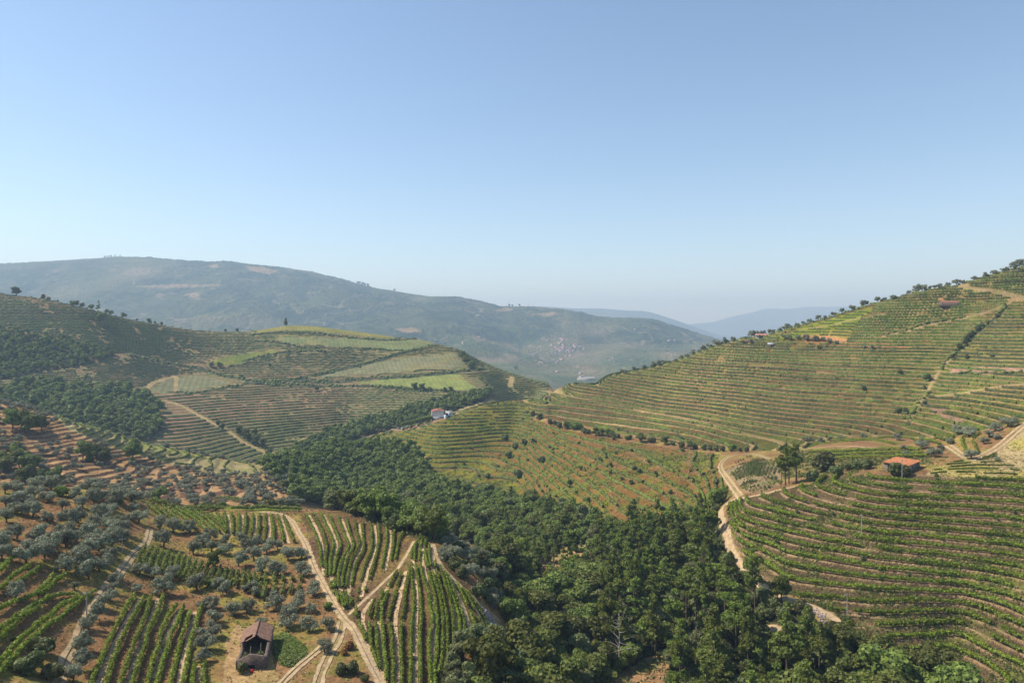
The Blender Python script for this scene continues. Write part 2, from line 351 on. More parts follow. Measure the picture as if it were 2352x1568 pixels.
# where the land is nearly flat a step would be a wide shelf: leave it
gz = np.hypot(np.gradient(ZB, axis=0) / np.gradient(ys)[:, None], np.gradient(ZB, axis=1) / (np.gradient(us)[None, :] * YY))
tm *= sstep(.03, .07, gz)
wob = fbm(XX, YY, 16.0, 2, 77) * (.10 + .55 * mA * (YY < 460)) * (YY < 700) + fbm(XX, YY, 60.0, 2, 78) * .5 * (mE | mD | mF)
q = ZB / STEP + wob; kq = np.floor(q); fq = q - kq
BEN = np.where(mA, .74, .52)
gq = np.where(fq < BEN, fq / BEN * .06, .06 + (fq - BEN) / (1 - BEN) * .94)
rough = fbm(XX, YY, 2.4, 2, 51)
ZT = ZB + tm * (STEP * (kq + gq) - ZB - wob * STEP)
ZT += (YY < 700) * .10 * rough * (road_d > 0) * np.where(fq > BEN, 1.6, .5)
# sunken overgrown banks stand a little proud
ZT += 1.2 * (1 - sstep(-2, 3, bank_d)) * fbm(XX, YY, 9, 2, 12)

# ---- own colour of the ground
PX = PX0 + np.where(YY > 500, 5., 6.) * fbm(XX, YY, np.where(YY > 300, 12., 4.), 2, 211); PY = PY0 + np.where(YY < 300, 4., 1.) * fbm(XX, YY, 4., 2, 212)
def mix(a, b, t): t = t[..., None] if np.ndim(t) else t; return a * (1 - t) + b * t
def C3(*c): return np.array(c, float)
n1 = fbm(XX, YY, 7.0, 3, 101); n2 = fbm(XX, YY, 30.0, 3, 111); n3 = fbm(XX, YY, 2.0, 2, 121); n4 = fbm(XX, YY, 110., 3, 131)
col = np.zeros((NR, NC, 3))
TAN = C3(.43,.30,.18); BROWN = C3(.20,.125,.07); PURP = C3(.17,.12,.10); ORG = C3(.29,.185,.10); DRY = C3(.33,.24,.095); WEED = C3(.12,.15,.04); DARKG = C3(.035,.05,.022)
col[:] = mix(BROWN, ORG, .5)
t = sstep(-.2, .5, n1 + .3 * n2)
col[:] = mix(mix(C3(.25,.135,.075), ORG, .55), DRY, t)
col = np.where((n3 + n1 > .35)[..., None], mix(col, WEED, .5), col)
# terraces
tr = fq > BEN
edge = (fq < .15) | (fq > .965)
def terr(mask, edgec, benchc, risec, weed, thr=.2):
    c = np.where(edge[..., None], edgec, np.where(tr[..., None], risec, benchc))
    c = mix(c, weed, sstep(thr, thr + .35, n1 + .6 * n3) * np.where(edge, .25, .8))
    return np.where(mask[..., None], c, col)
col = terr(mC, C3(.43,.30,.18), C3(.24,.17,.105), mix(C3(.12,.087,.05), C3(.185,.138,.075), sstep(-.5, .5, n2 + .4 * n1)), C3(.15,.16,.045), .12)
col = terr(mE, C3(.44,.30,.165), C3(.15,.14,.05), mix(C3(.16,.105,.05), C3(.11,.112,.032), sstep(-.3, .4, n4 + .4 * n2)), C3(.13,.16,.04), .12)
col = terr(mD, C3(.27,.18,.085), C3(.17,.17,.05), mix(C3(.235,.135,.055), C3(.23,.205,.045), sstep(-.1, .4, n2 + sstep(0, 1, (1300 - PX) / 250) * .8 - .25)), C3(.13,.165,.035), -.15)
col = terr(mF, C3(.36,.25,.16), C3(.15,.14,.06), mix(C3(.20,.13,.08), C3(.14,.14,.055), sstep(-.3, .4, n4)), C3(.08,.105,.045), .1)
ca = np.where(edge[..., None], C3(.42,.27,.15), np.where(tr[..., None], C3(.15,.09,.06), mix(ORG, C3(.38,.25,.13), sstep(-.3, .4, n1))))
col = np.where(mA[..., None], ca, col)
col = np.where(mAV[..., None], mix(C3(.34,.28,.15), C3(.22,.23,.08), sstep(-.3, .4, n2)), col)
# vine stripes of the smooth vineyards run up and down the slope
for s, ca_, cb_, per in ((S1, C3(.25,.22,.14), C3(.13,.15,.07), 3.2), (S2, C3(.26,.26,.11), C3(.16,.20,.06), 3.2), (S3, C3(.25,.21,.08), C3(.16,.17,.05), 3.5), (S4, C3(.22,.22,.12), C3(.12,.15,.06), 3.0), (S5, C3(.16,.18,.055), C3(.11,.14,.035), 3.0), (S6, C3(.24,.21,.13), C3(.12,.14,.065), 3.6)):
    m = S_M[[S1, S2, S3, S4, S5, S6].index(s)]
    st = .5 + .28 * np.sin((XX + .35 * YY) / per * math.pi * 1.1 + n2) + .35 * n1
    col = np.where(m[..., None], mix(mix(ca_, cb_, st), DRY, .25 * sstep(.1, .5, n2)), col)
col = np.where(mYE[..., None], mix(C3(.20,.20,.05), C3(.15,.18,.035), sstep(-.3, .4, n1)), col)
col = np.where(mYE[..., None] & (PY > 757 + (1946 - PX) * .02)[..., None] & (PX > 1900)[..., None], mix(col, DRY, .6), col)
col = np.where(mYB[..., None], mix(C3(.31,.22,.14), C3(.22,.19,.10), sstep(-.2, .3, n1)), col)
col = np.where(mLB[..., None], mix(C3(.44,.34,.19), C3(.36,.30,.12), sstep(-.2, .3, n1)), col)
m = region([(1841,768),(1900,770),(1960,780),(2080,792),(2090,800),(1990,800),(1850,786)], 380, 620)
col = np.where(m[..., None], C3(.38,.21,.11), col)
m = region([(2178,842),(2341,840),(2480,838),(2480,852),(2341,851),(2185,856)], 380, 620)
col = np.where(m[..., None], C3(.34,.22,.15), col)
m = region([(2120,915),(2160,935),(2204,961),(2232,978),(2260,990),(2235,990),(2190,968),(2140,940),(2115,925)], 330, 520)
col = np.where(m[..., None], C3(.29,.19,.125), col)
m = region([(2100,690),(2105,683),(2190,679),(2352,686),(2352,690),(2190,688)], 380, 620)
col = np.where(m[..., None], C3(.40,.24,.13), col)
# spur with the rows running away from us: darker brown earthy banks between the rows
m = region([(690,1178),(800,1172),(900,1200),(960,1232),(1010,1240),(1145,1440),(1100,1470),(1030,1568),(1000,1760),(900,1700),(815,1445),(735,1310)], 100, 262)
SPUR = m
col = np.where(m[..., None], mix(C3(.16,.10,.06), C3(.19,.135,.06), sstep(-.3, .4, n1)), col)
m = region([(610,1455),(560,1440),(540,1430),(520,1470),(515,1568),(520,1640),(640,1640),(640,1560),(625,1500)], 90, 150)
col = np.where(m[..., None], mix(C3(.34,.25,.12), C3(.40,.27,.15), sstep(-.2, .3, n1)), col)
col = np.where(mGR[..., None], C3(.22,.28,.05), col)
m = region([(350,1150),(480,1146),(690,1148),(700,1172),(620,1174),(480,1170),(400,1172)], 190, 262)
col = np.where(m[..., None], C3(.16,.19,.05), col)
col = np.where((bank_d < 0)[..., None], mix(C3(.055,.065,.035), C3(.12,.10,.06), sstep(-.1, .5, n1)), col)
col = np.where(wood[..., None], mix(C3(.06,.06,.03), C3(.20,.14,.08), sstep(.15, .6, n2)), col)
m = region([(1212,1335),(1225,1288),(1260,1260),(1300,1243),(1350,1232),(1365,1275),(1310,1310),(1255,1338)], 150, 300)
OPEN = m
m2 = region([(1400,1568),(1480,1510),(1530,1500),(1540,1560),(1560,1700),(1420,1700)], 100, 200)
OPEN = m | m2
col = np.where((m | m2)[..., None], mix(C3(.40,.25,.14), C3(.26,.22,.10), sstep(-.2, .4, n1)), col)
m = region([(1785,1062),(1830,1036),(1960,1032),(2120,1034),(2150,1068),(2030,1064),(1960,1088),(1800,1100)], 230, 420)
col = np.where(m[..., None], mix(C3(.17,.145,.06), C3(.26,.18,.09), sstep(-.2, .5, n1)), col)
# distant country
far = YY > 1100
GW = sstep(-.25, .25, fbm(XX, YY, 500., 4, 31) + .18 * (PX < 1200) - .5 * sstep(760, 820, PY) + .35 * ((PX > 1330) & (PY < 790) & (PX < 1600)))
fieldc = mix(mix(C3(.085,.105,.045), C3(.15,.14,.075), sstep(-.3, .4, fbm(XX, YY, 260., 3, 41))), C3(.21,.17,.11), sstep(.25, .6, fbm(XX, YY, 150., 2, 42)))
gcol = mix(fieldc, mix(C3(.022,.038,.02), C3(.075,.085,.04), sstep(-.4, .4, n4 + .9 * fbm(XX, YY, 38., 2, 44))), GW * .92)
gcol = np.where((sstep(.30, .42, np.abs(fbm(XX, YY * 1.6, 330., 3, 47))) < .02)[..., None] & (np.abs(fbm(XX, YY, 210., 3, 48)) < .022)[..., None], C3(.20,.17,.12), gcol)
for s in ([(330,664),(420,655),(510,653),(500,657),(420,660)], [(315,656),(420,652),(465,654),(400,661),(330,660)], [(483,608),(500,607),(502,615),(485,614)], [(560,612),(600,612),(640,622),(620,630),(575,622)], [(1225,722),(1265,716),(1290,722),(1250,727)], [(905,755),(950,752),(970,762),(930,764)], [(1130,712),(1165,706),(1185,712),(1150,716)], [(420,676),(455,672),(460,690)]):
    s_ = [(a, b) for a, b in s]
    gcol = np.where(region(s_, 2300, 5400)[..., None], C3(.27,.20,.12), gcol)
col = np.where((far & (YY < 6500))[..., None], gcol, col)
col = np.where((YY >= 6500)[..., None], mix(C3(.09,.10,.06), C3(.16,.14,.09), sstep(-.2, .4, fbm(XX, YY, 1500., 3, 61))), col)
# tracks scraped into the land
rd = (1 - sstep(-.1, .5, road_d)) * (YY < 1100)
col = mix(col, mix(C3(.38,.275,.16), C3(.27,.23,.10), sstep(-.1, .4, n3)), rd * .9)
lum = col.mean(-1, keepdims=True); col = lum + (col - lum) * 1.2
col *= np.where(mE, .64 * (1 + .45 * fbm(XX, YY, 70., 2, 303)), np.where(mC | mD, .66, np.where(YY < 500, .74, np.where(YY < 1100, .84, .74))))[..., None] * (1 + .20 * n3 + .14 * n1)[..., None]
col = np.clip(col, .01, .8)
PX = PX0; PY = PY0
PXT, PYT = pix(XX, YY, ZT)

# ---------------------------------------------------------------- materials
MATS = {}
def nmat(name):
    m = bpy.data.materials.new(name); m.use_nodes = True; m.node_tree.nodes.clear(); MATS[name] = m; return m, m.node_tree
def N(nt, t, **k):
    n = nt.nodes.new(t)
    for a, b in k.items():
        if a.startswith('i'): n.inputs[int(a[1:])].default_value = b
        else: setattr(n, a, b)
    return n
def plain(name, c, rough=.85, var=.25, scale=1.5, bump=.3):
    m, nt = nmat(name); L = nt.links.new
    geo = N(nt, 'ShaderNodeNewGeometry'); no = N(nt, 'ShaderNodeTexNoise'); no.inputs['Scale'].default_value = scale; no.inputs['Detail'].default_value = 6
    L(geo.outputs['Position'], no.inputs['Vector'])
    mr = N(nt, 'ShaderNodeMapRange'); mr.inputs[3].default_value = 1 - var; mr.inputs[4].default_value = 1 + var; mr.inputs[1].default_value = .3; mr.inputs[2].default_value = .7
    L(no.outputs['Fac'], mr.inputs[0])
    mx = N(nt, 'ShaderNodeVectorMath', operation='SCALE'); mx.inputs[0].default_value = c; L(mr.outputs[0], mx.inputs['Scale'])
    p = N(nt, 'ShaderNodeBsdfPrincipled'); p.inputs['Roughness'].default_value = rough; p.inputs['Specular IOR Level'].default_value = .15
    L(mx.outputs[0], p.inputs['Base Color'])
    bp = N(nt, 'ShaderNodeBump'); bp.inputs['Strength'].default_value = bump; bp.inputs['Distance'].default_value = .1; L(no.outputs['Fac'], bp.inputs['Height']); L(bp.outputs[0], p.inputs['Normal'])
    o = N(nt, 'ShaderNodeOutputMaterial'); L(p.outputs[0], o.inputs[0]); return m
def ground_mat(name, s1, s2, bd):
    m, nt = nmat(name); L = nt.links.new
    at = N(nt, 'ShaderNodeAttribute', attribute_name='Col'); geo = N(nt, 'ShaderNodeNewGeometry')
    a = N(nt, 'ShaderNodeTexNoise'); a.inputs['Scale'].default_value = s1; a.inputs['Detail'].default_value = 8; a.inputs['Roughness'].default_value = .7
    b = N(nt, 'ShaderNodeTexNoise'); b.inputs['Scale'].default_value = s2; b.inputs['Detail'].default_value = 4
    v = N(nt, 'ShaderNodeTexVoronoi'); v.inputs['Scale'].default_value = s1 * 1.4
    for n in (a, b, v): L(geo.outputs['Position'], n.inputs['Vector'])
    r1 = N(nt, 'ShaderNodeMapRange'); r1.inputs[1].default_value = .3; r1.inputs[2].default_value = .7; r1.inputs[3].default_value = .55; r1.inputs[4].default_value = 1.45; L(a.outputs['Fac'], r1.inputs[0])
    r2 = N(nt, 'ShaderNodeMapRange'); r2.inputs[1].default_value = .3; r2.inputs[2].default_value = .7; r2.inputs[3].default_value = .82; r2.inputs[4].default_value = 1.18; L(b.outputs['Fac'], r2.inputs[0])
    mm = N(nt, 'ShaderNodeMath', operation='MULTIPLY'); L(r1.outputs[0], mm.inputs[0]); L(r2.outputs[0], mm.inputs[1])
    mx = N(nt, 'ShaderNodeVectorMath', operation='SCALE'); L(at.outputs['Color'], mx.inputs[0]); L(mm.outputs[0], mx.inputs['Scale'])
    p = N(nt, 'ShaderNodeBsdfPrincipled'); p.inputs['Roughness'].default_value = .95; p.inputs['Specular IOR Level'].default_value = .05
    L(mx.outputs[0], p.inputs['Base Color'])
    ad = N(nt, 'ShaderNodeMath', operation='MULTIPLY_ADD'); ad.inputs[1].default_value = -.5; L(v.outputs['Distance'], ad.inputs[0]); L(a.outputs['Fac'], ad.inputs[2])
    bp = N(nt, 'ShaderNodeBump'); bp.inputs['Strength'].default_value = .7; bp.inputs['Distance'].default_value = bd; L(ad.outputs[0], bp.inputs['Height']); L(bp.outputs[0], p.inputs['Normal'])
    o = N(nt, 'ShaderNodeOutputMaterial'); L(p.outputs[0], o.inputs[0]); return m
M_near = ground_mat('dry_soil', 1.1, .08, .35)
M_mid = ground_mat('farmed_hill', .05, .004, 9)
M_far = ground_mat('distant_rock', .004, .0006, 60)

def tag(o, label=None, cat=None, group=None, kind=None):
    if label: o['label'] = label
    if cat: o['category'] = cat
    if group: o['group'] = group
    if kind: o['kind'] = kind
    return o
def mesh_np(name, V, Fq=None, Ft=None):
    me = bpy.data.meshes.new(name); V = np.ascontiguousarray(V, np.float32)
    nq = 0 if Fq is None else len(Fq); ntr = 0 if Ft is None else len(Ft)
    me.vertices.add(len(V)); me.vertices.foreach_set('co', V.ravel())
    lp = []
    if nq: lp.append(np.asarray(Fq).ravel())
    if ntr: lp.append(np.asarray(Ft).ravel())
    lp = np.concatenate(lp).astype(np.int32)
    me.loops.add(len(lp)); me.loops.foreach_set('vertex_index', lp)
    st = np.concatenate([np.arange(nq) * 4, nq * 4 + np.arange(ntr) * 3]).astype(np.int32)
    me.polygons.add(nq + ntr); me.polygons.foreach_set('loop_start', st)
    me.update(calc_edges=True); return me
def link(name, me, mat=None, parent=None, smooth=False):
    o = bpy.data.objects.new(name, me); COL.objects.link(o)
    if mat and not me.materials: me.materials.append(mat)
    if parent: o.parent = parent
    if smooth: me.polygons.foreach_set('use_smooth', np.ones(len(me.polygons), bool))
    return o
def sheet(name, i0, i1, mat):
    Z = ZT[i0:i1]; r = i1 - i0
    V = np.stack([XX[i0:i1], YY[i0:i1], Z], -1).reshape(-1, 3)
    a = (np.arange(r - 1)[:, None] * NC + np.arange(NC - 1)[None, :]).ravel()
    Q = np.stack([a, a + 1, a + NC + 1, a + NC], 1)
    me = mesh_np(name, V, Q)
    ca = me.color_attributes.new('Col', 'FLOAT_COLOR', 'POINT')
    c = np.ones((r * NC, 4), np.float32); c[:, :3] = col[i0:i1].reshape(-1, 3); ca.data.foreach_set('color', c.ravel())
    o = link(name, me, mat, smooth=True); tag(o, kind='structure'); return o
i1 = int(np.searchsorted(ys, 1040)); i2 = int(np.searchsorted(ys, 7000))
sheet('ground', 0, i1 + 1, M_near); sheet('hills', i1, i2 + 1, M_mid); sheet('mountains', i2, NR, M_far)
zat = lambda x, y: bil(ZT, x, y)

# ---- track surfaces: thin sheets following the land
M_track = plain('packed_dirt', (.38,.27,.15), var=.32, scale=.9)
M_bench = plain('trodden_earth', (.41,.29,.16), var=.28, scale=1.2)
M_rutgrass = plain('track_grass', (.30,.25,.12), var=.3, scale=2)
def ribbon(P, offs, lift):
    tx = np.gradient(P[:, 0]); ty = np.gradient(P[:, 1]); l = np.hypot(tx, ty) + 1e-9; nx, ny = -ty / l, tx / l
    V = []
    for o in offs:
        rr = o * (1 + .22 * vnoise(P[:, 0] / 1.7 + o, P[:, 1] / 1.7, 33) * (abs(o) > .3)); x = P[:, 0] + nx * rr; y = P[:, 1] + ny * rr; V.append(np.stack([x, y, bil(ZT, x, y) + lift], 1))
    k = len(offs); V = np.stack(V, 1).reshape(-1, 3)
    a = (np.arange(len(P) - 1)[:, None] * k + np.arange(k - 1)[None, :]).ravel()
    return V, np.stack([a, a + k, a + k + 1, a + 1], 1)
for P, hw, kind in ROADS:
    if P[:, 1].mean() > 345 and kind != 'x': continue
    wv = 1 + .18 * vnoise(P[:, 0] / 3, P[:, 1] / 3, 8)
    if kind in ('rut', 'main') or (kind == 'track' and hw >= .75):
        Vs, Qs, b = [], [], 0
        for s in (-1, 1):
            c = hw * .62
            e_ = .32 if kind == 'rut' else .40; V, Q = ribbon(P, [s * c - e_, s * c, s * c + e_], .11); Vs.append(V); Qs.append(Q + b); b += len(V)
        V = np.vstack(Vs); Q = np.vstack(Qs)
    else:
        V, Q = ribbon(P, np.array([-1, -.6, -.2, .2, .6, 1]) * hw, .10)
        V[:, 2] -= np.tile([.06, 0, .03, .03, 0, .06], len(P)) if kind == 'main' else 0
    tag(link('dirt_track', mesh_np('dirt_track', V, Q), M_track, smooth=True), kind='structure')
# ---------------------------------------------------------------- leaf materials
def leafmat(name, c1, c2, tr=.28, hue=.02, val=.35, rough=.6, ns=.13):
    m, nt = nmat(name); L = nt.links.new
    geo = N(nt, 'ShaderNodeNewGeometry'); oi = N(nt, 'ShaderNodeObjectInfo')
    mx = N(nt, 'ShaderNodeMix', data_type='RGBA'); mx.inputs[6].default_value = (*c1, 1); mx.inputs[7].default_value = (*c2, 1)
    L(geo.outputs['Random Per Island'], mx.inputs[0])
    hs = N(nt, 'ShaderNodeHueSaturation'); L(mx.outputs[2], hs.inputs['Color'])
    mh = N(nt, 'ShaderNodeMapRange'); mh.inputs[3].default_value = .5 - hue; mh.inputs[4].default_value = .5 + hue; L(oi.outputs['Random'], mh.inputs[0]); L(mh.outputs[0], hs.inputs['Hue'])
    no = N(nt, 'ShaderNodeTexNoise'); no.inputs['Scale'].default_value = ns; no.inputs['Detail'].default_value = 3; L(geo.outputs['Position'], no.inputs['Vector'])
    ad = N(nt, 'ShaderNodeMath', operation='ADD'); L(oi.outputs['Random'], ad.inputs[0]); L(no.outputs['Fac'], ad.inputs[1])
    mv = N(nt, 'ShaderNodeMapRange'); mv.inputs[1].default_value = .3; mv.inputs[2].default_value = 1.7; mv.inputs[3].default_value = 1 - val; mv.inputs[4].default_value = 1 + val; L(ad.outputs[0], mv.inputs[0]); L(mv.outputs[0], hs.inputs['Value'])
    p = N(nt, 'ShaderNodeBsdfPrincipled'); p.inputs['Roughness'].default_value = rough; p.inputs['Specular IOR Level'].default_value = .3
    t = N(nt, 'ShaderNodeBsdfTranslucent'); L(hs.outputs[0], p.inputs['Base Color']); L(hs.outputs[0], t.inputs[0])
    s = N(nt, 'ShaderNodeMixShader'); s.inputs[0].default_value = tr; L(p.outputs[0], s.inputs[1]); L(t.outputs[0], s.inputs[2])
    o = N(nt, 'ShaderNodeOutputMaterial'); L(s.outputs[0], o.inputs[0]); return m
L_oak = leafmat('oak_leaf', (.075,.105,.020), (.21,.235,.042), tr=.36, hue=.022, val=.5)
L_olive = leafmat('olive_leaf', (.155,.17,.10), (.32,.33,.215), hue=.012, val=.25)
L_holm = leafmat('holm_leaf', (.10,.125,.045), (.24,.25,.095), tr=.34, hue=.02, val=.35)
L_pine = leafmat('pine_needle', (.08,.115,.018), (.20,.235,.035), tr=.36, hue=.015)
L_lime = leafmat('bright_leaf', (.11,.17,.025), (.21,.27,.045), hue=.01, val=.15, tr=.35)
L_vine = leafmat('vine_leaf', (.092,.142,.010), (.235,.28,.024), hue=.006, val=.22, tr=.35)
L_vineE = leafmat('vine_leaf_olive', (.05,.075,.009), (.125,.14,.018), hue=.012, val=.6, tr=.3, ns=.02)
L_mid = leafmat('mid_leaf', (.11,.15,.02), (.25,.29,.045), hue=.02, val=.3, tr=.4)
L_vine2 = leafmat('vine_leaf_dull', (.055,.085,.015), (.12,.15,.028), hue=.008, val=.3, tr=.25)  # duller green leaf of the far slope and the young block
L_vine3 = leafmat('vine_leaf_yellowish', (.09,.13,.018), (.19,.225,.035), hue=.006, val=.25, tr=.35)  # yellowish green leaf of the crest, ridge and dry slope rows
L_vine4 = leafmat('vine_leaf_dusty', (.045,.070,.024), (.095,.125,.045), hue=.008, val=.3, tr=.2)
L_bush = leafmat('scrub_leaf', (.065,.09,.026), (.17,.175,.055), hue=.03)
L_dry = leafmat('dry_grass_blade', (.25,.18,.08), (.42,.31,.14), hue=.01, tr=.2)
L_weed = leafmat('weed_leaf', (.09,.13,.03), (.20,.24,.06), hue=.02, tr=.3)
L_rust = leafmat('rust_leaf', (.22,.09,.03), (.33,.15,.05), tr=.3)
M_bark = plain('bark', (.11,.075,.055), var=.35, scale=6)
M_deadwood = plain('dead_wood', (.34,.30,.27), var=.25, scale=6)

rng = np.random.default_rng(7)
_bm = bmesh.new(); bmesh.ops.create_icosphere(_bm, subdivisions=1, radius=1)
ICO_V = np.array([v.co[:] for v in _bm.verts]); ICO_F = np.array([[v.index for v in f.verts] for f in _bm.faces]); _bm.free()
_bm = bmesh.new(); bmesh.ops.create_icosphere(_bm, subdivisions=2, radius=1)
ICO2_V = np.array([v.co[:] for v in _bm.verts]); ICO2_F = np.array([[v.index for v in f.verts] for f in _bm.faces]); _bm.free()

class Geo:
    def __init__(s): s.V = []; s.Q = []; s.T = []; s.n = 0
    def add(s, V, Q=None, T=None):
        V = np.asarray(V, float); s.V.append(V)
        if Q is not None and len(Q): s.Q.append(np.asarray(Q) + s.n)
        if T is not None and len(T): s.T.append(np.asarray(T) + s.n)
        s.n += len(V)
    def arr(s): return np.vstack(s.V), (np.vstack(s.Q) if s.Q else None), (np.vstack(s.T) if s.T else None)
    def mesh(s, name): return mesh_np(name, *s.arr())
    def box(s, x0, x1, y0, y1, z0, z1):
        v = [(x, y, z) for x in (x0, x1) for y in (y0, y1) for z in (z0, z1)]
        s.add(v, [(0,1,3,2),(4,6,7,5),(0,4,5,1),(2,3,7,6),(0,2,6,4),(1,5,7,3)])
    def tube(s, P, rad, n=6):
        P = np.asarray(P, float); rad = np.asarray(rad, float); m = len(P)
        T = np.gradient(P, axis=0); T /= np.linalg.norm(T, axis=1)[:, None] + 1e-9
        ref = np.array([0.31, .95, .05]); A = np.cross(T, ref); A /= np.linalg.norm(A, axis=1)[:, None] + 1e-9; B = np.cross(T, A)
        th = np.arange(n) * 2 * np.pi / n
        V = P[:, None] + rad[:, None, None] * (A[:, None] * np.cos(th)[None, :, None] + B[:, None] * np.sin(th)[None, :, None])
        Q = [(i * n + j, i * n + (j + 1) % n, (i + 1) * n + (j + 1) % n, (i + 1) * n + j) for i in range(m - 1) for j in range(n)]
        s.add(V.reshape(-1, 3), Q)
    def cards(s, Pc, Nn, size, asp=1.0, rg=rng):
        n = len(Pc); Nn = Nn / (np.linalg.norm(Nn, axis=1)[:, None] + 1e-9)
        r = rg.normal(size=(n, 3)); A = np.cross(Nn, r); A /= np.linalg.norm(A, axis=1)[:, None] + 1e-9; B = np.cross(Nn, A)
        sz = (size * rg.uniform(.6, 1.35, n))[:, None]
        c = [Pc + A * sz * a * asp + B * sz * b + Nn * sz * k for a, b, k in ((-1, -.7, 0), (.8, -1, .25), (1, .9, -.1), (-.7, 1, .2))]
        V = np.stack(c, 1).reshape(-1, 3); s.add(V, np.arange(n * 4).reshape(n, 4))

def crown(g, lobes, n, size, core=.80, droop=0, asp=1.0, rg=rng, jit=.55, inner=True):
    c = np.array([l[0] for l in lobes], float); r = np.array([l[1] if np.ndim(l[1]) else (l[1],) * 3 for l in lobes], float)
    a = (r[:, 0] * r[:, 2]); p = a / a.sum(); k = rg.choice(len(lobes), int(n * 1.9), p=p)
    d = rg.normal(size=(len(k), 3)); d /= np.linalg.norm(d, axis=1)[:, None]
    d[:, 2] = np.where(d[:, 2] < -.45, -d[:, 2], d[:, 2])
    P = c[k] + r[k] * d * rg.uniform(.80, 1.08, len(k))[:, None]
    keep = np.ones(len(k), bool)
    for i in range(len(lobes)):
        q = (((P - c[i]) / r[i]) ** 2).sum(1) < .55; keep &= ~(q & (k != i))
    P = P[keep][:n]; d2 = (d / r[k])[keep][:n]; d2 /= np.linalg.norm(d2, axis=1)[:, None]
    g.cards(P, d2 + rg.normal(size=d2.shape) * jit, size, asp, rg)
    if inner:
        for i in range(len(lobes)):
            V = ICO_V * (1 + rg.uniform(-.14, .14, (len(ICO_V), 1))) * r[i] * core + c[i]; g.add(V, None, ICO_F)

def limb(g, a, b, r0, r1, bend=.12, n=5, seg=4, rg=rng):
    a = np.array(a, float); b = np.array(b, float); t = np.linspace(0, 1, seg + 1)[:, None]
    off = rg.normal(size=3) * np.linalg.norm(b - a) * bend; P = a + (b - a) * t + off * (t * (1 - t) * 2)
    g.tube(P, np.linspace(r0, r1, seg + 1), n)

def proto_oak(seed, n, size, h=1.0, wide=.5, low=.18):
    """unit-height broad evergreen"""
    rg = np.random.default_rng(seed); lobes = []
    for k in range(13):
        a = rg.uniform(0, 6.28); q = rg.uniform(.0, 1) ** .6; z = rg.uniform(.24, .86)
        rad = wide * q * math.sqrt(max(.08, 1 - ((z - .45) / .55) ** 2)) * .76
        s = rg.uniform(.13, .21) * (wide / .5) ** .5
        lobes.append(((rad * math.cos(a), rad * math.sin(a), z), (s * 1.1, s * 1.1, s * .82)))
    lobes.append(((0, 0, .55), (wide * .55, wide * .55, .30)))
    g = Geo(); crown(g, lobes, n, size, rg=rg)
    t = Geo(); limb(t, (0, 0, -.05), (rg.uniform(-.03, .03), rg.uniform(-.03, .03), .42), .035, .022, .1, 6, 4, rg)
    for l in lobes[:5]: limb(t, (0, 0, rg.uniform(.2, .38)), l[0], .016, .006, .15, 4, 3, rg)
    return g.mesh('oak_crown'), t.mesh('oak_trunk')
def proto_olive(seed, n, size):
    rg = np.random.default_rng(seed); lobes = []
    for k in range(14):
        a = rg.uniform(0, 6.28); q = rg.uniform(0, 1) ** .5; z = rg.uniform(.34, .82)
        rad = .42 * q; s = rg.uniform(.17, .25)
        lobes.append(((rad * math.cos(a), rad * math.sin(a), z - .12 * q), (s, s, s * .85)))
    g = Geo(); crown(g, lobes, n, size, core=.62, asp=.5, rg=rg, jit=.9)
    t = Geo(); k = rg.uniform(-.04, .04, 2)
    limb(t, (0, 0, -.06), (k[0], k[1], .20), .062, .045, .12, 6, 3, rg)
    for l in lobes[:5]: limb(t, (k[0], k[1], .18), l[0], .030, .010, .12, 5, 3, rg)
    return g.mesh('olive_crown'), t.mesh('olive_trunk')
def proto_pine(seed, n, size, bare=.45):
    rg = np.random.default_rng(seed); lobes = []
    for k in range(15):
        z = bare + (1 - bare) * rg.uniform(.05, .98); q = (z - bare) / (1 - bare)
        rad = .20 * (1 - .75 * q ** 1.6) * rg.uniform(.2, 1.0); a = rg.uniform(0, 6.28); s = rg.uniform(.055, .10) * (1.15 - .5 * q)
        lobes.append(((rad * math.cos(a), rad * math.sin(a), z), (s, s, s * .75)))
    lobes.append(((0, 0, .96), (.045, .045, .06)))
    g = Geo(); crown(g, lobes, n, size, core=.6, asp=.45, rg=rg, jit=.8)
    t = Geo(); limb(t, (0, 0, -.04), (rg.uniform(-.03, .03), rg.uniform(-.03, .03), .95), .017, .004, .03, 6, 6, rg)
    for l in lobes[:9]: limb(t, (0, 0, l[0][2] - .03), l[0], .006, .002, .05, 4, 2, rg)
    return g.mesh('pine_crown'), t.mesh('pine_trunk')
def proto_bush(seed, n, size, wide=.55):
    rg = np.random.default_rng(seed); lobes = [((0, 0, .42), (wide * .7, wide * .7, .42))]
    for k in range(8):
        a = rg.uniform(0, 6.28); rad = rg.uniform(.15, .6) * wide; s = rg.uniform(.16, .28)
        lobes.append(((rad * math.cos(a), rad * math.sin(a), rg.uniform(.18, .74)), (s, s, s)))
    g = Geo(); crown(g, lobes, n, size, rg=rg)
    t = Geo()
    for l in lobes[1:4]: limb(t, (0, 0, -.05), l[0], .03, .01, .1, 4, 2, rg)
    return g.mesh('bush_crown'), t.mesh('bush_stem')
def proto_cypress(seed, n, size):
    rg = np.random.default_rng(seed)
    lobes = [((rg.uniform(-.02, .02), rg.uniform(-.02, .02), z), (w_, w_, .12)) for z, w_ in ((.16, .16), (.30, .20), (.44, .20), (.58, .17), (.71, .13), (.83, .09), (.93, .05))]
    g = Geo(); crown(g, lobes, n, size, rg=rg)
    t = Geo(); limb(t, (0, 0, -.05), (0, 0, .3), .03, .02, .02, 6, 2, rg)
    return g.mesh('cypress_crown'), t.mesh('cypress_trunk')
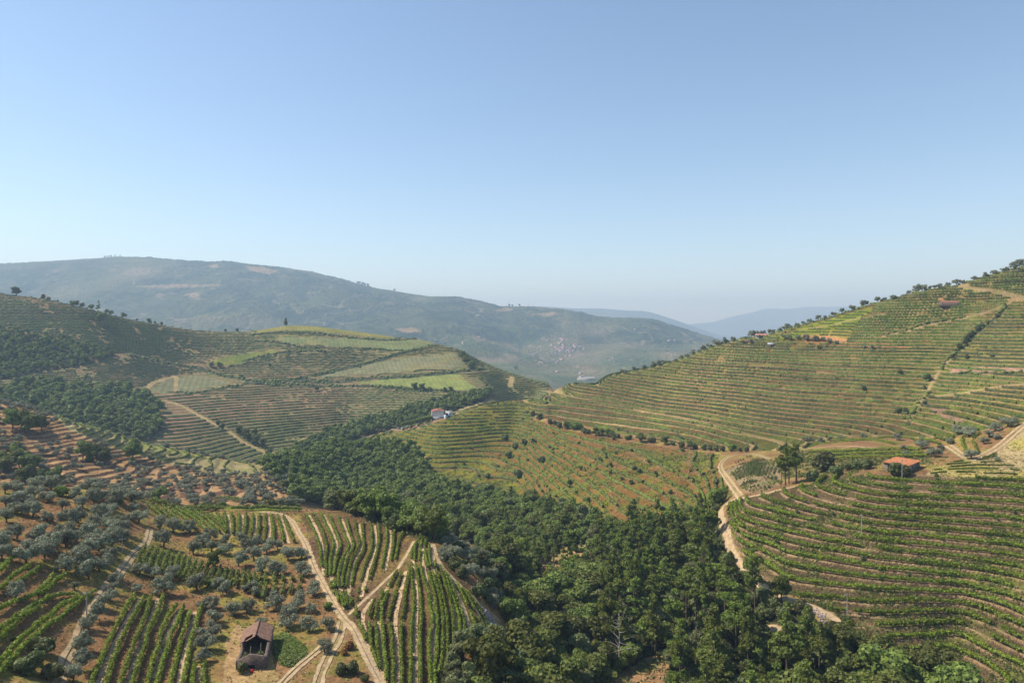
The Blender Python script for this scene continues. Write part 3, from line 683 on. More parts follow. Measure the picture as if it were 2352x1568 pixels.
def proto_bare(seed):
    rg = np.random.default_rng(seed); t = Geo(); b = Geo()
    limb(t, (0, 0, -.03), (.02, 0, 1), .014, .003, .04, 5, 6, rg)
    for k in range(22):
        z = rg.uniform(.35, .97); a = rg.uniform(0, 6.28); l = (1.05 - z) * rg.uniform(.25, .5)
        limb(b, (.01, 0, z), (l * math.cos(a), l * math.sin(a), z + l * rg.uniform(-.1, .6)), .005, .001, .15, 3, 3, rg)
    return b.mesh('bare_branches'), t.mesh('bare_trunk')

PROTO = {
 'oak': ([proto_oak(10 + i, 1500, .030, wide=w_) for i, w_ in enumerate((.50, .56, .44, .50, .60))], [proto_oak(30 + i, 420, .052, wide=.52) for i in range(3)], L_oak, M_bark),
 'olive': ([proto_olive(50 + i, 1300, .034) for i in range(5)], [proto_olive(60 + i, 420, .055) for i in range(3)], L_olive, M_bark),
 'holm': ([proto_oak(130 + i, 1500, .030, wide=w_) for i, w_ in enumerate((.46, .54, .62))], [proto_oak(140 + i, 420, .052, wide=.52) for i in range(2)], L_holm, M_bark),
 'mid': ([proto_oak(150, 1400, .030, wide=.46), proto_oak(151, 1400, .030, wide=.40)], [], L_mid, M_bark),
 'pine': ([proto_pine(70 + i, 1300, .020, b) for i, b in enumerate((.42, .5, .30, .18))], [proto_pine(80 + i, 400, .034, .35) for i in range(2)], L_pine, M_bark),
 'bush': ([proto_bush(90 + i, 700, .055) for i in range(4)], [proto_bush(95 + i, 200, .09) for i in range(3)], L_bush, M_bark),
 'cypress': ([proto_cypress(100, 1500, .022)], [], L_pine, M_bark),
 'lime': ([proto_oak(110, 1000, .034, wide=.5)], [], L_lime, M_bark),
 'limebush': ([proto_bush(112, 600, .06), proto_bush(113, 600, .06)], [], L_lime, M_bark),
 'rust': ([proto_bush(114, 500, .06)], [], L_rust, M_bark),
 'dead': ([proto_bare(116), proto_bare(117)], [], M_deadwood, M_deadwood),
}
for k, (hi, lo, lm, tm_) in PROTO.items():
    for c_, t_ in hi + lo: c_.materials.append(lm); t_.materials.append(tm_)
    # the leaf card size is in units of height: the mesh is scaled per tree
PLACED = {}      # kind -> list of (screen size, dict)
TAKEN = {}
def put(kind, x, y, h, label, group, name=None, cat=None, w_=1.0, z=None, proto=None, solo=False, sink=0):
    zz = (float(zat(x, y)) if z is None else z) - sink
    PLACED.setdefault(kind, []).append((h / y + (100 if solo else 0), dict(x=x, y=y, z=zz, h=h, w=w_, label=label, group=group, name=name, cat=cat, proto=proto)))
    TAKEN.setdefault((int(x // 8), int(y // 8)), []).append((x, y, h * w_ * {'pine': .11, 'bush': .30}.get(kind, .36)))
def free(x, y, r):
    a, b = int(x // 8), int(y // 8)
    for i in (-1, 0, 1):
        for j in (-1, 0, 1):
            for (px, py, pr) in TAKEN.get((a + i, b + j), ()):
                if (px - x) ** 2 + (py - y) ** 2 < (r + pr) ** 2: return False
    return True
NAMES = {'oak': ('oak_tree', 'tree'), 'olive': ('olive_tree', 'olive tree'), 'pine': ('pine_tree', 'pine'), 'holm': ('holm_oak_tree', 'tree'), 'mid': ('broadleaf_tree', 'tree'), 'bush': ('shrub', 'shrub'), 'cypress': ('cypress_tree', 'cypress'), 'lime': ('broadleaf_tree', 'tree'), 'limebush': ('green_bush', 'bush'), 'rust': ('dry_bush', 'bush'), 'dead': ('dead_tree', 'dead tree')}
def flush():
    rg = random.Random(5)
    for kind, lst in PLACED.items():
        hi, lo, lm, tm_ = PROTO[kind]; lst.sort(key=lambda a: -a[0])
        cap = 292
        nm, ct = NAMES[kind]
        for s, d in lst[:cap]:
            pr = hi[d['proto'] if d['proto'] is not None else rg.randrange(len(hi))]
            e = bpy.data.objects.new(d['name'] or nm, None); COL.objects.link(e)
            e.location = (d['x'], d['y'], d['z']); e.rotation_euler = (0, 0, rg.uniform(0, 6.28)); e.scale = (d['h'] * d['w'], d['h'] * d['w'], d['h'])
            e.empty_display_size = .2
            tag(e, d['label'], d['cat'] or ct, d['group'])
            for pn, me in (('crown', pr[0]), ('trunk', pr[1])):
                o = bpy.data.objects.new('branches' if kind == 'dead' and pn == 'crown' else pn, me); COL.objects.link(o); o.parent = e
        rest = lst[cap:]
        if rest:
            g = Geo(); gt = Geo()
            src = [[(np.array([v.co[:] for v in m.vertices]), [list(p.vertices) for p in m.polygons]) for m in pr] for pr in lo]
            src = [[(V, np.array([f for f in Fs if len(f) == 4]), np.array([f for f in Fs if len(f) == 3])) for V, Fs in pr] for pr in src]
            for s, d in rest:
                pr = src[rg.randrange(len(src))]; a = rg.uniform(0, 6.28); ca, sa = math.cos(a), math.sin(a)
                M = np.array([[ca * d['h'] * d['w'], -sa * d['h'] * d['w'], 0], [sa * d['h'] * d['w'], ca * d['h'] * d['w'], 0], [0, 0, d['h']]])
                V, Q, T3 = pr[0]; g.add(V @ M.T + (d['x'], d['y'], d['z']), Q, T3)
            nm2 = {'holm': 'holm_woods', 'oak': 'woods', 'pine': 'pine_woods', 'olive': 'olive_foliage', 'bush': 'undergrowth'}[kind]
            tag(link(nm2, g.mesh(nm2), lm), kind='stuff')
        print(kind, len(lst))
# ---------------------------------------------------------------- vine rows
def row_geo(g, P, dens, ht, wd, size, gap=.0, seed=0, coarse=False, lift=0.0):
    """leafy wall of vines along the polyline P"""
    rg = np.random.default_rng(seed + int(abs(P[0, 0]) * 10) % 1000)
    tx = np.gradient(P[:, 0]); ty = np.gradient(P[:, 1]); l = np.hypot(tx, ty) + 1e-9; nx, ny = -ty / l, tx / l
    z = zat(P[:, 0], P[:, 1]) + lift
    s = np.concatenate([[0], np.cumsum(np.hypot(np.diff(P[:, 0]), np.diff(P[:, 1])))])
    vig = .95 + .25 * vnoise(P[:, 0] / 5, P[:, 1] / 5, 3) + .12 * vnoise(P[:, 0] / 1.3, P[:, 1] / 1.3, 4)
    gp = vnoise(P[:, 0] / 4 + 50, P[:, 1] / 4, 9) * .6 + vnoise(P[:, 0] / 17, P[:, 1] / 17, 14) * .6
    ok = gp > gap
    if coarse:
        k = np.nonzero(ok[:-1])[0]
        if len(k) == 0: return
        for i in k:
            j = i + 1; hv0, hv1 = ht * vig[i] * rg.uniform(.75, 1.2), ht * vig[j] * rg.uniform(.75, 1.2); w0, w1 = wd * rg.uniform(.7, 1.2), wd * rg.uniform(.7, 1.2)
            V = []
            for a, hh, ww in ((i, hv0, w0), (j, hv1, w1)):
                for o, zz in ((-ww, .15), (-ww * .8, .8 * hh), (0, hh), (ww * .8, .75 * hh), (ww, .15)):
                    jx = rg.uniform(-.12, .12); V.append((P[a, 0] + nx[a] * (o + jx), P[a, 1] + ny[a] * (o + jx), z[a] + zz))
            g.add(V, [(q, q + 1, q + 6, q + 5) for q in range(4)] + [])
        return
    # core
    k = np.nonzero(ok[:-1] & ok[1:])[0]
    if len(k):
        sec = np.array([(-.55, .45), (-.6, .85), (0, 1.0), (.6, .85), (.55, .45)])
        jit = rg.uniform(.7, 1.15, (len(P), 5))
        Vx = P[:, 0, None] + nx[:, None] * sec[None, :, 0] * wd * .75 * jit; Vy = P[:, 1, None] + ny[:, None] * sec[None, :, 0] * wd * .75 * jit
        Vz = z[:, None] + sec[None, :, 1] * ht * .86 * vig[:, None] * (.8 + .2 * jit)
        V = np.stack([Vx, Vy, Vz], -1).reshape(-1, 3); Q = []
        for q in range(5): Q.append(np.stack([k * 5 + q, k * 5 + (q + 1) % 5, (k + 1) * 5 + (q + 1) % 5, (k + 1) * 5 + q], 1))
        g.add(V, np.vstack(Q))
    n = int(s[-1] * dens)
    if n < 1: return
    t = rg.uniform(0, s[-1], n); i = np.clip(np.searchsorted(s, t) - 1, 0, len(P) - 2); t2 = (t - s[i]) / (s[i + 1] - s[i] + 1e-9)
    m = ok[i]; i = i[m]; t2 = t2[m]; n = len(i)
    if n < 1: return
    ang = rg.uniform(-.35, math.pi + .35, n); rr = rg.uniform(.8, 1.25, n)
    lat = np.cos(ang) * wd * rr; hz = (.55 + .42 * np.sin(ang) * rr) * ht * vig[i]
    c = np.stack([P[i, 0] * (1 - t2) + P[i + 1, 0] * t2 + nx[i] * lat, P[i, 1] * (1 - t2) + P[i + 1, 1] * t2 + ny[i] * lat, z[i] * (1 - t2) + z[i + 1] * t2 + hz], 1)
    nn = np.stack([nx[i] * np.cos(ang), ny[i] * np.cos(ang), np.sin(ang)], 1) + rg.normal(size=(n, 3)) * .55
    g.cards(c, nn, size, 1.0, rg)

def contours(mask, step, off=.20, sub=(3, 3), minlen=8.0, d0=0, d1=1e9):
    """level lines of the unterraced land inside the mask, as world polylines"""
    i0, i1_ = np.searchsorted(ys, [max(d0, 90), min(d1, 1030)])
    I = np.arange(i0, i1_, sub[0]); J = np.arange(0, NC, sub[1])
    Qv = (q if step is None else ZB / step + wob)[np.ix_(I, J)]; M = mask[np.ix_(I, J)]
    X = XX[np.ix_(I, J)]; Y = YY[np.ix_(I, J)]
    Qm = np.where(M, Qv, np.nan); lo = int(np.floor(np.nanmin(Qm))); hi = int(np.ceil(np.nanmax(Qm)))
    out = []
    r, c = Qv.shape
    a = Qv[:-1, :-1]; b = Qv[:-1, 1:]; cc = Qv[1:, 1:]; d = Qv[1:, :-1]
    mn = np.minimum(np.minimum(a, b), np.minimum(cc, d)); mx = np.maximum(np.maximum(a, b), np.maximum(cc, d))
    Mc = M[:-1, :-1] & M[1:, 1:]
    for k in range(lo, hi + 1):
        Lv = k + off
        ci, cj = np.nonzero((mn < Lv) & (mx >= Lv) & Mc)
        if len(ci) == 0: continue
        adj = {}
        pts = {}
        def cross(i, j, i2, j2):
            v1, v2 = Qv[i, j], Qv[i2, j2]
            if (v1 < Lv) == (v2 < Lv): return None
            key = (i, j, i2, j2)
            if key not in pts:
                t = (Lv - v1) / (v2 - v1); pts[key] = (X[i, j] + (X[i2, j2] - X[i, j]) * t, Y[i, j] + (Y[i2, j2] - Y[i, j]) * t)
            return key
        for i, j in zip(ci.tolist(), cj.tolist()):
            e = [x for x in (cross(i, j, i, j + 1), cross(i, j + 1, i + 1, j + 1), cross(i + 1, j, i + 1, j + 1), cross(i, j, i + 1, j)) if x]
            for s_ in range(0, len(e) - 1, 2):
                adj.setdefault(e[s_], []).append(e[s_ + 1]); adj.setdefault(e[s_ + 1], []).append(e[s_])
        seen = set()
        starts = [p for p in adj if len(adj[p]) == 1] + list(adj)
        for s_ in starts:
            if s_ in seen: continue
            ch = [s_]; seen.add(s_)
            while True:
                nx_ = [p for p in adj[ch[-1]] if p not in seen]
                if not nx_: break
                ch.append(nx_[0]); seen.add(nx_[0])
            P = np.array([pts[p] for p in ch])
            if len(P) > 2:
                L_ = np.hypot(*np.diff(P, axis=0).T).sum()
                if L_ >= minlen:
                    P[1:-1] = (P[:-2] + P[1:-1] * 2 + P[2:]) / 4
                    out.append((k, P))
    return out
def clear_split(P, rmin, fn=None, minlen=5.0):
    """cut a polyline where a track, a bank or another mask interrupts it"""
    rd_ = bil(road_d, P[:, 0], P[:, 1]); bd_ = bil(bank_d, P[:, 0], P[:, 1]); ok = (rd_ > rmin) & (bd_ > .5)
    if fn is not None: ok &= fn(P)
    out = []; cur = []
    for p, k in zip(P, ok):
        if k: cur.append(p)
        else:
            if len(cur) > 3: out.append(np.array(cur))
            cur = []
    if len(cur) > 3: out.append(np.array(cur))
    return [c for c in out if np.hypot(*np.diff(c, axis=0).T).sum() > minlen]

ORD = ['first','second','third','fourth','fifth','sixth','seventh','eighth','ninth','tenth','eleventh','twelfth','thirteenth','fourteenth','fifteenth','sixteenth','seventeenth','eighteenth','nineteenth','twentieth']
def ordn(i): 
    if i < 20: return ORD[i]
    tens = {2: 'twenty', 3: 'thirty', 4: 'forty', 5: 'fifty', 6: 'sixty', 7: 'seventy', 8: 'eighty', 9: 'ninety'}[(i + 1) // 10]; u_ = (i + 1) % 10
    return {20: 'twentieth', 30: 'thirtieth', 40: 'fortieth', 50: 'fiftieth', 60: 'sixtieth', 70: 'seventieth', 80: 'eightieth', 90: 'ninetieth'}.get(i + 1) or tens + '-' + ('first' if u_ == 1 else ORD[u_ - 1])
VROWS = []       # (projected size, builder, label, group, material)
def vrow(P, dens, ht, wd, size, gap, label, group, mat, coarse=False, seed=0):
    L_ = np.hypot(*np.diff(P, axis=0).T).sum(); y = P[:, 1].mean()
    VROWS.append((L_ * ht / y ** 2, P, (dens, ht, wd, size, gap, seed, coarse), label, group, mat))

# --- rows traced one by one on the near fields; each guide is a row, count = rows placed up to the next guide
Z4 = lambda L_: [(x / 4.551, 1223.7 + y / 4.551) for x, y in L_]
FIELDS = [
 ('vine row running up the terraces beside the ruin track, {o} from the ruin side', 'vine rows of the block west of the ruin', .34, 1.35, [
  (Z4([(2130,1700),(2130,1568),(2140,1380)]),1),(Z4([(2015,1700),(2020,1568),(2045,1400)]),1),
  (Z4([(1880,1700),(1930,1568),(1990,1250),(2040,1000),(2100,800)]),1),(Z4([(1750,1700),(1800,1568),(1890,1200),(1950,980),(1990,850)]),1),(Z4([(1620,1700),(1660,1568),(1760,1200),(1850,980),(1920,800)]),1),(Z4([(1520,1700),(1560,1568),(1650,1200),(1740,950),(1850,790)]),1),
  (Z4([(1350,1700),(1400,1568),(1500,1250),(1580,1000),(1660,850),(1720,680)]),1),(Z4([(1220,1700),(1270,1568),(1360,1300),(1450,1080),(1530,880),(1590,690)]),1),(Z4([(1060,1700),(1110,1568),(1200,1300),(1310,1080),(1400,900),(1520,690)]),1),(Z4([(910,1700),(960,1568),(1060,1330),(1180,1080),(1300,850),(1420,670)]),1)]),
 ('diagonal vine row on the corner terraces below the olives, {o} from the dirt lane', 'diagonal vine rows of the corner block', .42, 1.4, [
  (Z4([(-150,1680),(0,1500),(250,1240),(480,1020),(700,850),(900,680),(1060,590)]),1),(Z4([(-150,1560),(0,1400),(200,1180),(430,960),(650,790),(830,680)]),1),
  (Z4([(-150,1300),(0,1150),(230,920),(400,800),(520,700),(640,670),(780,660)]),1),(Z4([(-150,1160),(0,1050),(200,900),(390,760)]),1),(Z4([(-100,870),(0,830),(180,740),(330,700),(450,600),(560,490)]),1),(Z4([(400,690),(520,590),(690,460)]),1),(Z4([(-120,720),(0,640),(150,500),(300,380)]),1),(Z4([(190,550),(320,470),(440,380)]),1),(Z4([(-100,480),(0,430),(80,340),(150,280)]),1)]),
 ('short vine row in the strip between two olive lines, {o} from the dirt lane', 'short vine rows between the olive lines', .45, 1.5, [
  ([(335,1258),(322,1280),(312,1302)],5),([(400,1272),(392,1298),(383,1320)],6),([(480,1302),(465,1325),(452,1347)],6),([(560,1318),(562,1337),(556,1358)],4),([(610,1328),(610,1350),(603,1380)],4),([(690,1328),(690,1345),(686,1362)],1)]),
 ('thick vine row along the crest above the light lane, {o} from the lane', 'vine rows along the crest of the spur', .7, 1.6, [
  ([(425,1169),(520,1172),(610,1171),(690,1174)],1),([(385,1163),(500,1166),(600,1162),(690,1165)],1),([(365,1158),(480,1160),(600,1155),(682,1158)],1),([(345,1155),(470,1154),(590,1149),(672,1151)],1)]),
 ('vine row dropping from the crest lane towards the olives, {o} from the olive corner', 'vine rows fanning below the crest lane', .36, 1.4, [
  ([(338,1160),(365,1185),(385,1210)],4),([(405,1170),(445,1195),(475,1225)],3),([(460,1177),(495,1200),(520,1228)],3),([(515,1181),(520,1203),(522,1225)],3),([(565,1182),(563,1205),(560,1240)],3),([(610,1185),(610,1215),(605,1248)],3),([(652,1190),(664,1220),(675,1248)],1)]),
 ('vine row on the spur above the slanting cross path, {o} from the main track', 'vine rows on the upper half of the spur', .28, 1.2, [
  ([(702,1184),(722,1225),(734,1265),(738,1305)],1),([(718,1182),(737,1215),(748,1255),(747,1300),(750,1340)],1),([(735,1180),(752,1215),(764,1250),(757,1300),(760,1345),(770,1372)],2),([(775,1190),(790,1225),(799,1260),(782,1300),(777,1345),(790,1400)],2),([(815,1200),(820,1225),(825,1250),(808,1290),(797,1340),(797,1398)],1),([(833,1203),(834,1235),(834,1265),(816,1305),(807,1350),(806,1393)],1),
  ([(852,1206),(854,1235),(851,1270),(835,1310),(826,1350),(822,1380)],1),([(868,1208),(871,1240),(862,1285),(850,1325),(838,1362)],1),([(886,1212),(888,1245),(880,1290),(868,1330)],1),([(905,1217),(903,1250),(898,1290)],1),([(925,1227),(914,1250),(908,1288)],1)]),
 ('vine row on the spur below the slanting cross path, {o} from the main track', 'vine rows on the lower half of the spur', .28, 1.2, [
  ([(855,1369),(822,1395),(820,1421),(833,1454),(844,1487),(861,1518)],1),([(861,1382),(850,1421),(850,1465),(858,1505),(870,1540)],1),([(878,1360),(866,1410),(864,1450),(868,1500),(874,1568),(880,1640)],1),([(912,1314),(889,1360),(878,1410),(882,1487),(888,1568),(893,1650)],1),([(920,1322),(905,1377),(893,1421),(901,1487),(903,1568),(906,1650)],1),
  ([(943,1300),(930,1377),(921,1443),(923,1568),(926,1650)],1),([(957,1250),(944,1275),(945,1320),(949,1380),(944,1443),(943,1568),(944,1650)],1),([(968,1237),(952,1262),(955,1310),(962,1350),(966,1400),(964,1470),(966,1568),(970,1650)],1),([(971,1239),(963,1279),(969,1323),(982,1367),(991,1421),(985,1487),(989,1551),(993,1600)],1),([(982,1239),(975,1268),(987,1334),(999,1388),(1004,1443),(1002,1498),(998,1541),(1002,1590)],1),
  ([(988,1243),(985,1285),(998,1340),(1012,1388),(1017,1443),(1015,1498),(1008,1560)],1),([(994,1262),(1000,1312),(1014,1367),(1026,1421),(1028,1487),(1020,1553)],1),([(1003,1281),(1018,1334),(1034,1388),(1042,1443),(1043,1487),(1034,1530)],1),([(1013,1300),(1030,1350),(1048,1400),(1056,1440),(1057,1475)],1),([(1022,1312),(1044,1367),(1062,1418),(1070,1465)],1),([(1035,1320),(1064,1373),(1083,1417),(1092,1448)],1),([(1047,1334),(1076,1376),(1096,1415),(1106,1440)],1),([(1060,1349),(1090,1386),(1110,1420),(1122,1446)],1)]),
 ('straggling vine row of the young block inside the loop track, {o} from the loop', 'vine rows of the block inside the loop track', .28, 1.0, [
  ([(1690,1060),(1685,1072),(1676,1085)],5),([(1722,1048),(1712,1080),(1696,1105)],7),([(1755,1055),(1742,1090),(1722,1125)],5),([(1792,1078),(1780,1100),(1765,1122)],1)]),
 ('thin vine row on pale soil beside the barn, {o} up from the terraces', 'thin vine rows on the pale ground beside the barn', .2, 1.2, [
  ([(2130,1090),(2240,1088),(2380,1093),(2480,1098)],4),([(2190,1064),(2290,1054),(2400,1048),(2500,1045)],5),([(2290,1050),(2350,1010),(2420,975)],1)]),
 ('dense vine row on the level strip between the paths, {o} from the barn', 'vine rows on the level strip', .7, 1.6, [
  ([(2130,1050),(2040,1052),(1950,1054),(1860,1056)],1),([(2120,1043),(2000,1043),(1860,1046)],1),([(2110,1036),(2000,1035),(1855,1038)],1),([(2160,1022),(2050,1020),(1940,1017),(1860,1023)],1),([(2170,1014),(2100,1012),(2000,1010),(1900,1013)],1)]),
 ('curved vine row on the knoll above the pale block, {o} from its path', 'curved vine rows on the knoll', .5, 1.5, [
  ([(2180,1018),(2176,1010),(2182,1000)],1),([(2196,1034),(2188,1015),(2198,1000),(2216,992)],1),([(2222,1045),(2212,1022),(2214,1005),(2238,993)],1),([(2244,1046),(2240,1025),(2234,1010),(2250,996)],1)]),
]
DENS = {0: 20, 1: 20, 2: 16, 3: 22, 4: 16, 5: 18, 6: 18, 7: 6, 8: 4, 9: 16, 10: 12}
STRIP = Geo()
near_rows = np.full((NR, NC), False)
for fi, (lab, grp, wd, ht, guides) in enumerate(FIELDS):
    G_ = []
    for pts, cnt in guides:
        H = hits(pts, 95)
        if len(H) < 2: continue
        G_.append((resample(H, .6), cnt))
    rows_ = []
    for i, (P, cnt) in enumerate(G_):
        if i + 1 < len(G_) and cnt > 1:
            n = max(len(P), len(G_[i + 1][0])); t = np.linspace(0, 1, n)
            A = np.stack([np.interp(t, np.linspace(0, 1, len(P)), P[:, k]) for k in (0, 1)], 1)
            Q_ = G_[i + 1][0]; B = np.stack([np.interp(t, np.linspace(0, 1, len(Q_)), Q_[:, k]) for k in (0, 1)], 1)
            for c in range(cnt): rows_.append(A + (B - A) * c / cnt)
        else: rows_.append(P)
    if fi in (0, 4, 5, 6):
        for i in range(0, len(rows_) - 1, 2):
            A, B = rows_[i], rows_[i + 1]; n = 60; t = np.linspace(0, 1, n)
            A = np.stack([np.interp(t, np.linspace(0, 1, len(A)), A[:, k]) for k in (0, 1)], 1); B = np.stack([np.interp(t, np.linspace(0, 1, len(B)), B[:, k]) for k in (0, 1)], 1)
            P = resample((A + B) / 2, .6, False); V, Q = ribbon(P, np.array([-.44, -.15, .15, .44]) * (1 + .0 * fi), .09); STRIP.add(V, Q)
    mt = {2: L_vine3, 3: L_vine3, 7: L_vine2, 8: L_vine3}.get(fi, L_vine)
    for i, P in enumerate(rows_):
        P = resample(P, .55, False)
        P = P + (np.stack([vnoise(P[:, 0] / 6, P[:, 1] / 6, 2), vnoise(P[:, 0] / 6, P[:, 1] / 6, 22)], 1) * .25)
        gap = {7: .05, 8: .12}.get(fi, -.62)
        if fi in (5, 6, 0): gap = -.60
        pcs = clear_split(P, .15) if fi not in (3,) else [P]
        o_ = ordn(i) if i else 'first'
        for c in pcs: vrow(c, DENS[fi], ht, wd, .20 if fi != 8 else .16, gap, lab.format(o=o_), grp, mt, seed=fi * 50 + i) if False else vrow(c, DENS[fi] * 1.2, ht, wd, .145 if fi != 8 else .14, gap, lab.format(o=o_), grp, mt, seed=fi * 50 + i)

tag(link('bench_path', STRIP.mesh('bench_path'), M_bench, smooth=True), kind='structure')
# --- terrace rows of the slopes
def terrace_rows(mask, sub, label, group, mat, step_pts, dens, ht, wd, size, gap, coarse, minlen, ordered=False, off=.20, d0=0, d1=1e9):
    cs = contours(mask, None, off, sub, minlen, d0, d1)
    cs.sort(key=lambda a: (a[0], -a[1][:, 0].mean()))
    lv = sorted({k for k, _ in cs}); idx = {k: i for i, k in enumerate(lv)}
    for n_, (k, P) in enumerate(cs):
        P = resample(P, step_pts, False)
        for c in clear_split(P, .6, None, minlen):
            lb = label.format(o=ordn(idx[k])) if ordered else label
            vrow(c, dens, ht, wd, size, gap, lb, group, mat, coarse, seed=n_)
ZQ = {}
terrace_rows(mC, (2, 3), 'leafy vine row on the big rounded terrace hill, {o} terrace from the bottom', 'vine rows on the rounded terrace hill', L_vine, .6, 20, 1.6, .56, .19, -.58, False, 6, True, .17)
EY = np.where(mE, PY, 0)
terrace_rows(mE, (3, 4), 'vine row on the long slope under the olive skyline, {o} terrace up', 'vine rows on the long terraced slope', L_vineE, 1.3, 0, 1.6, .62, .3, -.48, True, 14, True, .20)
terrace_rows(mD, (3, 4), 'sparse vine row on the dry middle slope by the white house, {o} terrace up', 'vine rows on the dry middle slope', L_vine3, 1.2, 0, 1.5, .62, .3, -.40, True, 10, True, .20)
terrace_rows(mF, (4, 4), 'vine row on the hazy far slope beneath the cypress, {o} terrace up', 'vine rows on the hazy far slope', L_vine2, 2.0, 0, 1.5, .70, .3, -.60, True, 25, True, .20)
terrace_rows(mAV, (3, 3), 'vine row on the narrow ridge beyond the olive terraces, {o} terrace up', 'vine rows on the narrow ridge', L_vine3, 1.2, 0, 1.5, .6, .3, -.4, True, 6, True, .20)
terrace_rows(mYE, (2, 3), 'yellow-green vine row on the bright patch below the skyline olives, {o} row up', 'vine rows of the bright patch', L_vine3, 1.2, 0, 1.2, .5, .3, -.5, True, 8, True, .45)
VROWS.sort(key=lambda a: -a[0])
print('vine rows', len(VROWS), 'total km', sum(np.hypot(*np.diff(v[1], axis=0).T).sum() for v in VROWS) / 1000)
rest = {}
for n_, (s_, P, a_, lab, grp, mt) in enumerate(VROWS):
    if n_ < 295:
        g = Geo(); row_geo(g, P, a_[0], a_[1], a_[2], a_[3], a_[4], a_[5], a_[6])
        if not g.V: continue
        V, Q, T3 = g.arr(); c0 = V.mean(0); c0[2] = V[:, 2].min()
        o = link('vine_row', mesh_np('vine_row', V - c0, Q, T3), mt); o.location = c0  # each mesh is one row of grapevines
        tag(o, lab, 'vine row', grp)
    else:
        g = rest.setdefault(mt.name, Geo()); row_geo(g, P, a_[0], a_[1], a_[2], a_[3], a_[4], a_[5], a_[6])
for k, g in rest.items():
    if g.V: tag(link('vine_foliage', g.mesh('vine_foliage'), MATS[k]), kind='stuff')
# ---------------------------------------------------------------- buildings and small things
M_stone = plain('schist_wall', (.13,.095,.075), var=.45, scale=2.5, bump=.8)
M_stone2 = plain('grey_stone', (.115,.10,.085), var=.4, scale=2.0, bump=.8)
M_tile_old = plain('old_tiles', (.20,.115,.08), var=.3, scale=1.6, bump=.6)
M_tile_or = plain('orange_tiles', (.38,.15,.065), var=.35, scale=1.2)
M_tile_red = plain('red_tiles', (.30,.11,.085), var=.15, scale=1.0)
M_white = plain('whitewash', (.74,.75,.76), var=.06, scale=.5, bump=.05)
M_cream = plain('village_plaster', (.42,.37,.33), var=.12, scale=.02, bump=.0)
M_tile_vil = plain('village_tiles', (.45,.22,.16), var=.15, scale=.02, bump=.0)
M_dark = plain('dark_opening', (.012,.011,.010), var=.1)  # near-black, puts the darkness inside openings into the colour
M_wood = plain('grey_wood', (.30,.27,.24), var=.3, scale=3)
M_conc = plain('concrete', (.36,.34,.31), var=.15, scale=2)
M_steel = plain('galvanised', (.42,.44,.46), var=.1, rough=.4)
M_wire = plain('cable_black', (.02,.02,.02), var=.1)
M_paint = plain('car_paint', (.12,.16,.26), var=.02, rough=.3, bump=0)
M_paintw = plain('car_paint_white', (.72,.72,.72), var=.02, rough=.3, bump=0)
M_glass = plain('car_glass', (.02,.03,.04), var=.02, rough=.1, bump=0)
M_rub = plain('rubber', (.02,.02,.02), var=.1)
M_redp = plain('red_plastic', (.5,.03,.03), var=.05)

def thing(name, loc, rz, label, cat, group=None, sc=1.0):
    e = bpy.data.objects.new(name, None); COL.objects.link(e); e.location = loc; e.rotation_euler = (0, 0, rz); e.scale = (sc, sc, sc); e.empty_display_size = .3
    tag(e, label, cat, group); return e
def part(name, g, mat, parent): return link(name, g.mesh(name), mat, parent)
rb = np.random.default_rng(77)
def rough_wall(x0, x1, y0, y1, z0, tops, along='y', jag=.12):
    """masonry wall with an uneven top; tops = heights at evenly spaced stations"""
    g = Geo(); n = 14; t = np.linspace(0, 1, n); h_ = np.interp(t, np.linspace(0, 1, len(tops)), tops) + rb.uniform(-jag, jag, n)
    V = []
    for i in range(n):
        if along == 'y':
            y = y0 + (y1 - y0) * t[i]; V += [(x0, y, z0), (x1, y, z0), (x1, y, h_[i]), (x0, y, h_[i] + rb.uniform(-.05, .05))]
        else:
            x = x0 + (x1 - x0) * t[i]; V += [(x, y0, z0), (x, y1, z0), (x, y1, h_[i]), (x, y0, h_[i] + rb.uniform(-.05, .05))]
    Q = [(i * 4 + a, i * 4 + (a + 1) % 4, (i + 1) * 4 + (a + 1) % 4, (i + 1) * 4 + a) for i in range(n - 1) for a in range(4)] + [(0, 1, 2, 3), (n * 4 - 4, n * 4 - 3, n * 4 - 2, n * 4 - 1)]
    g.add(V, Q); return g
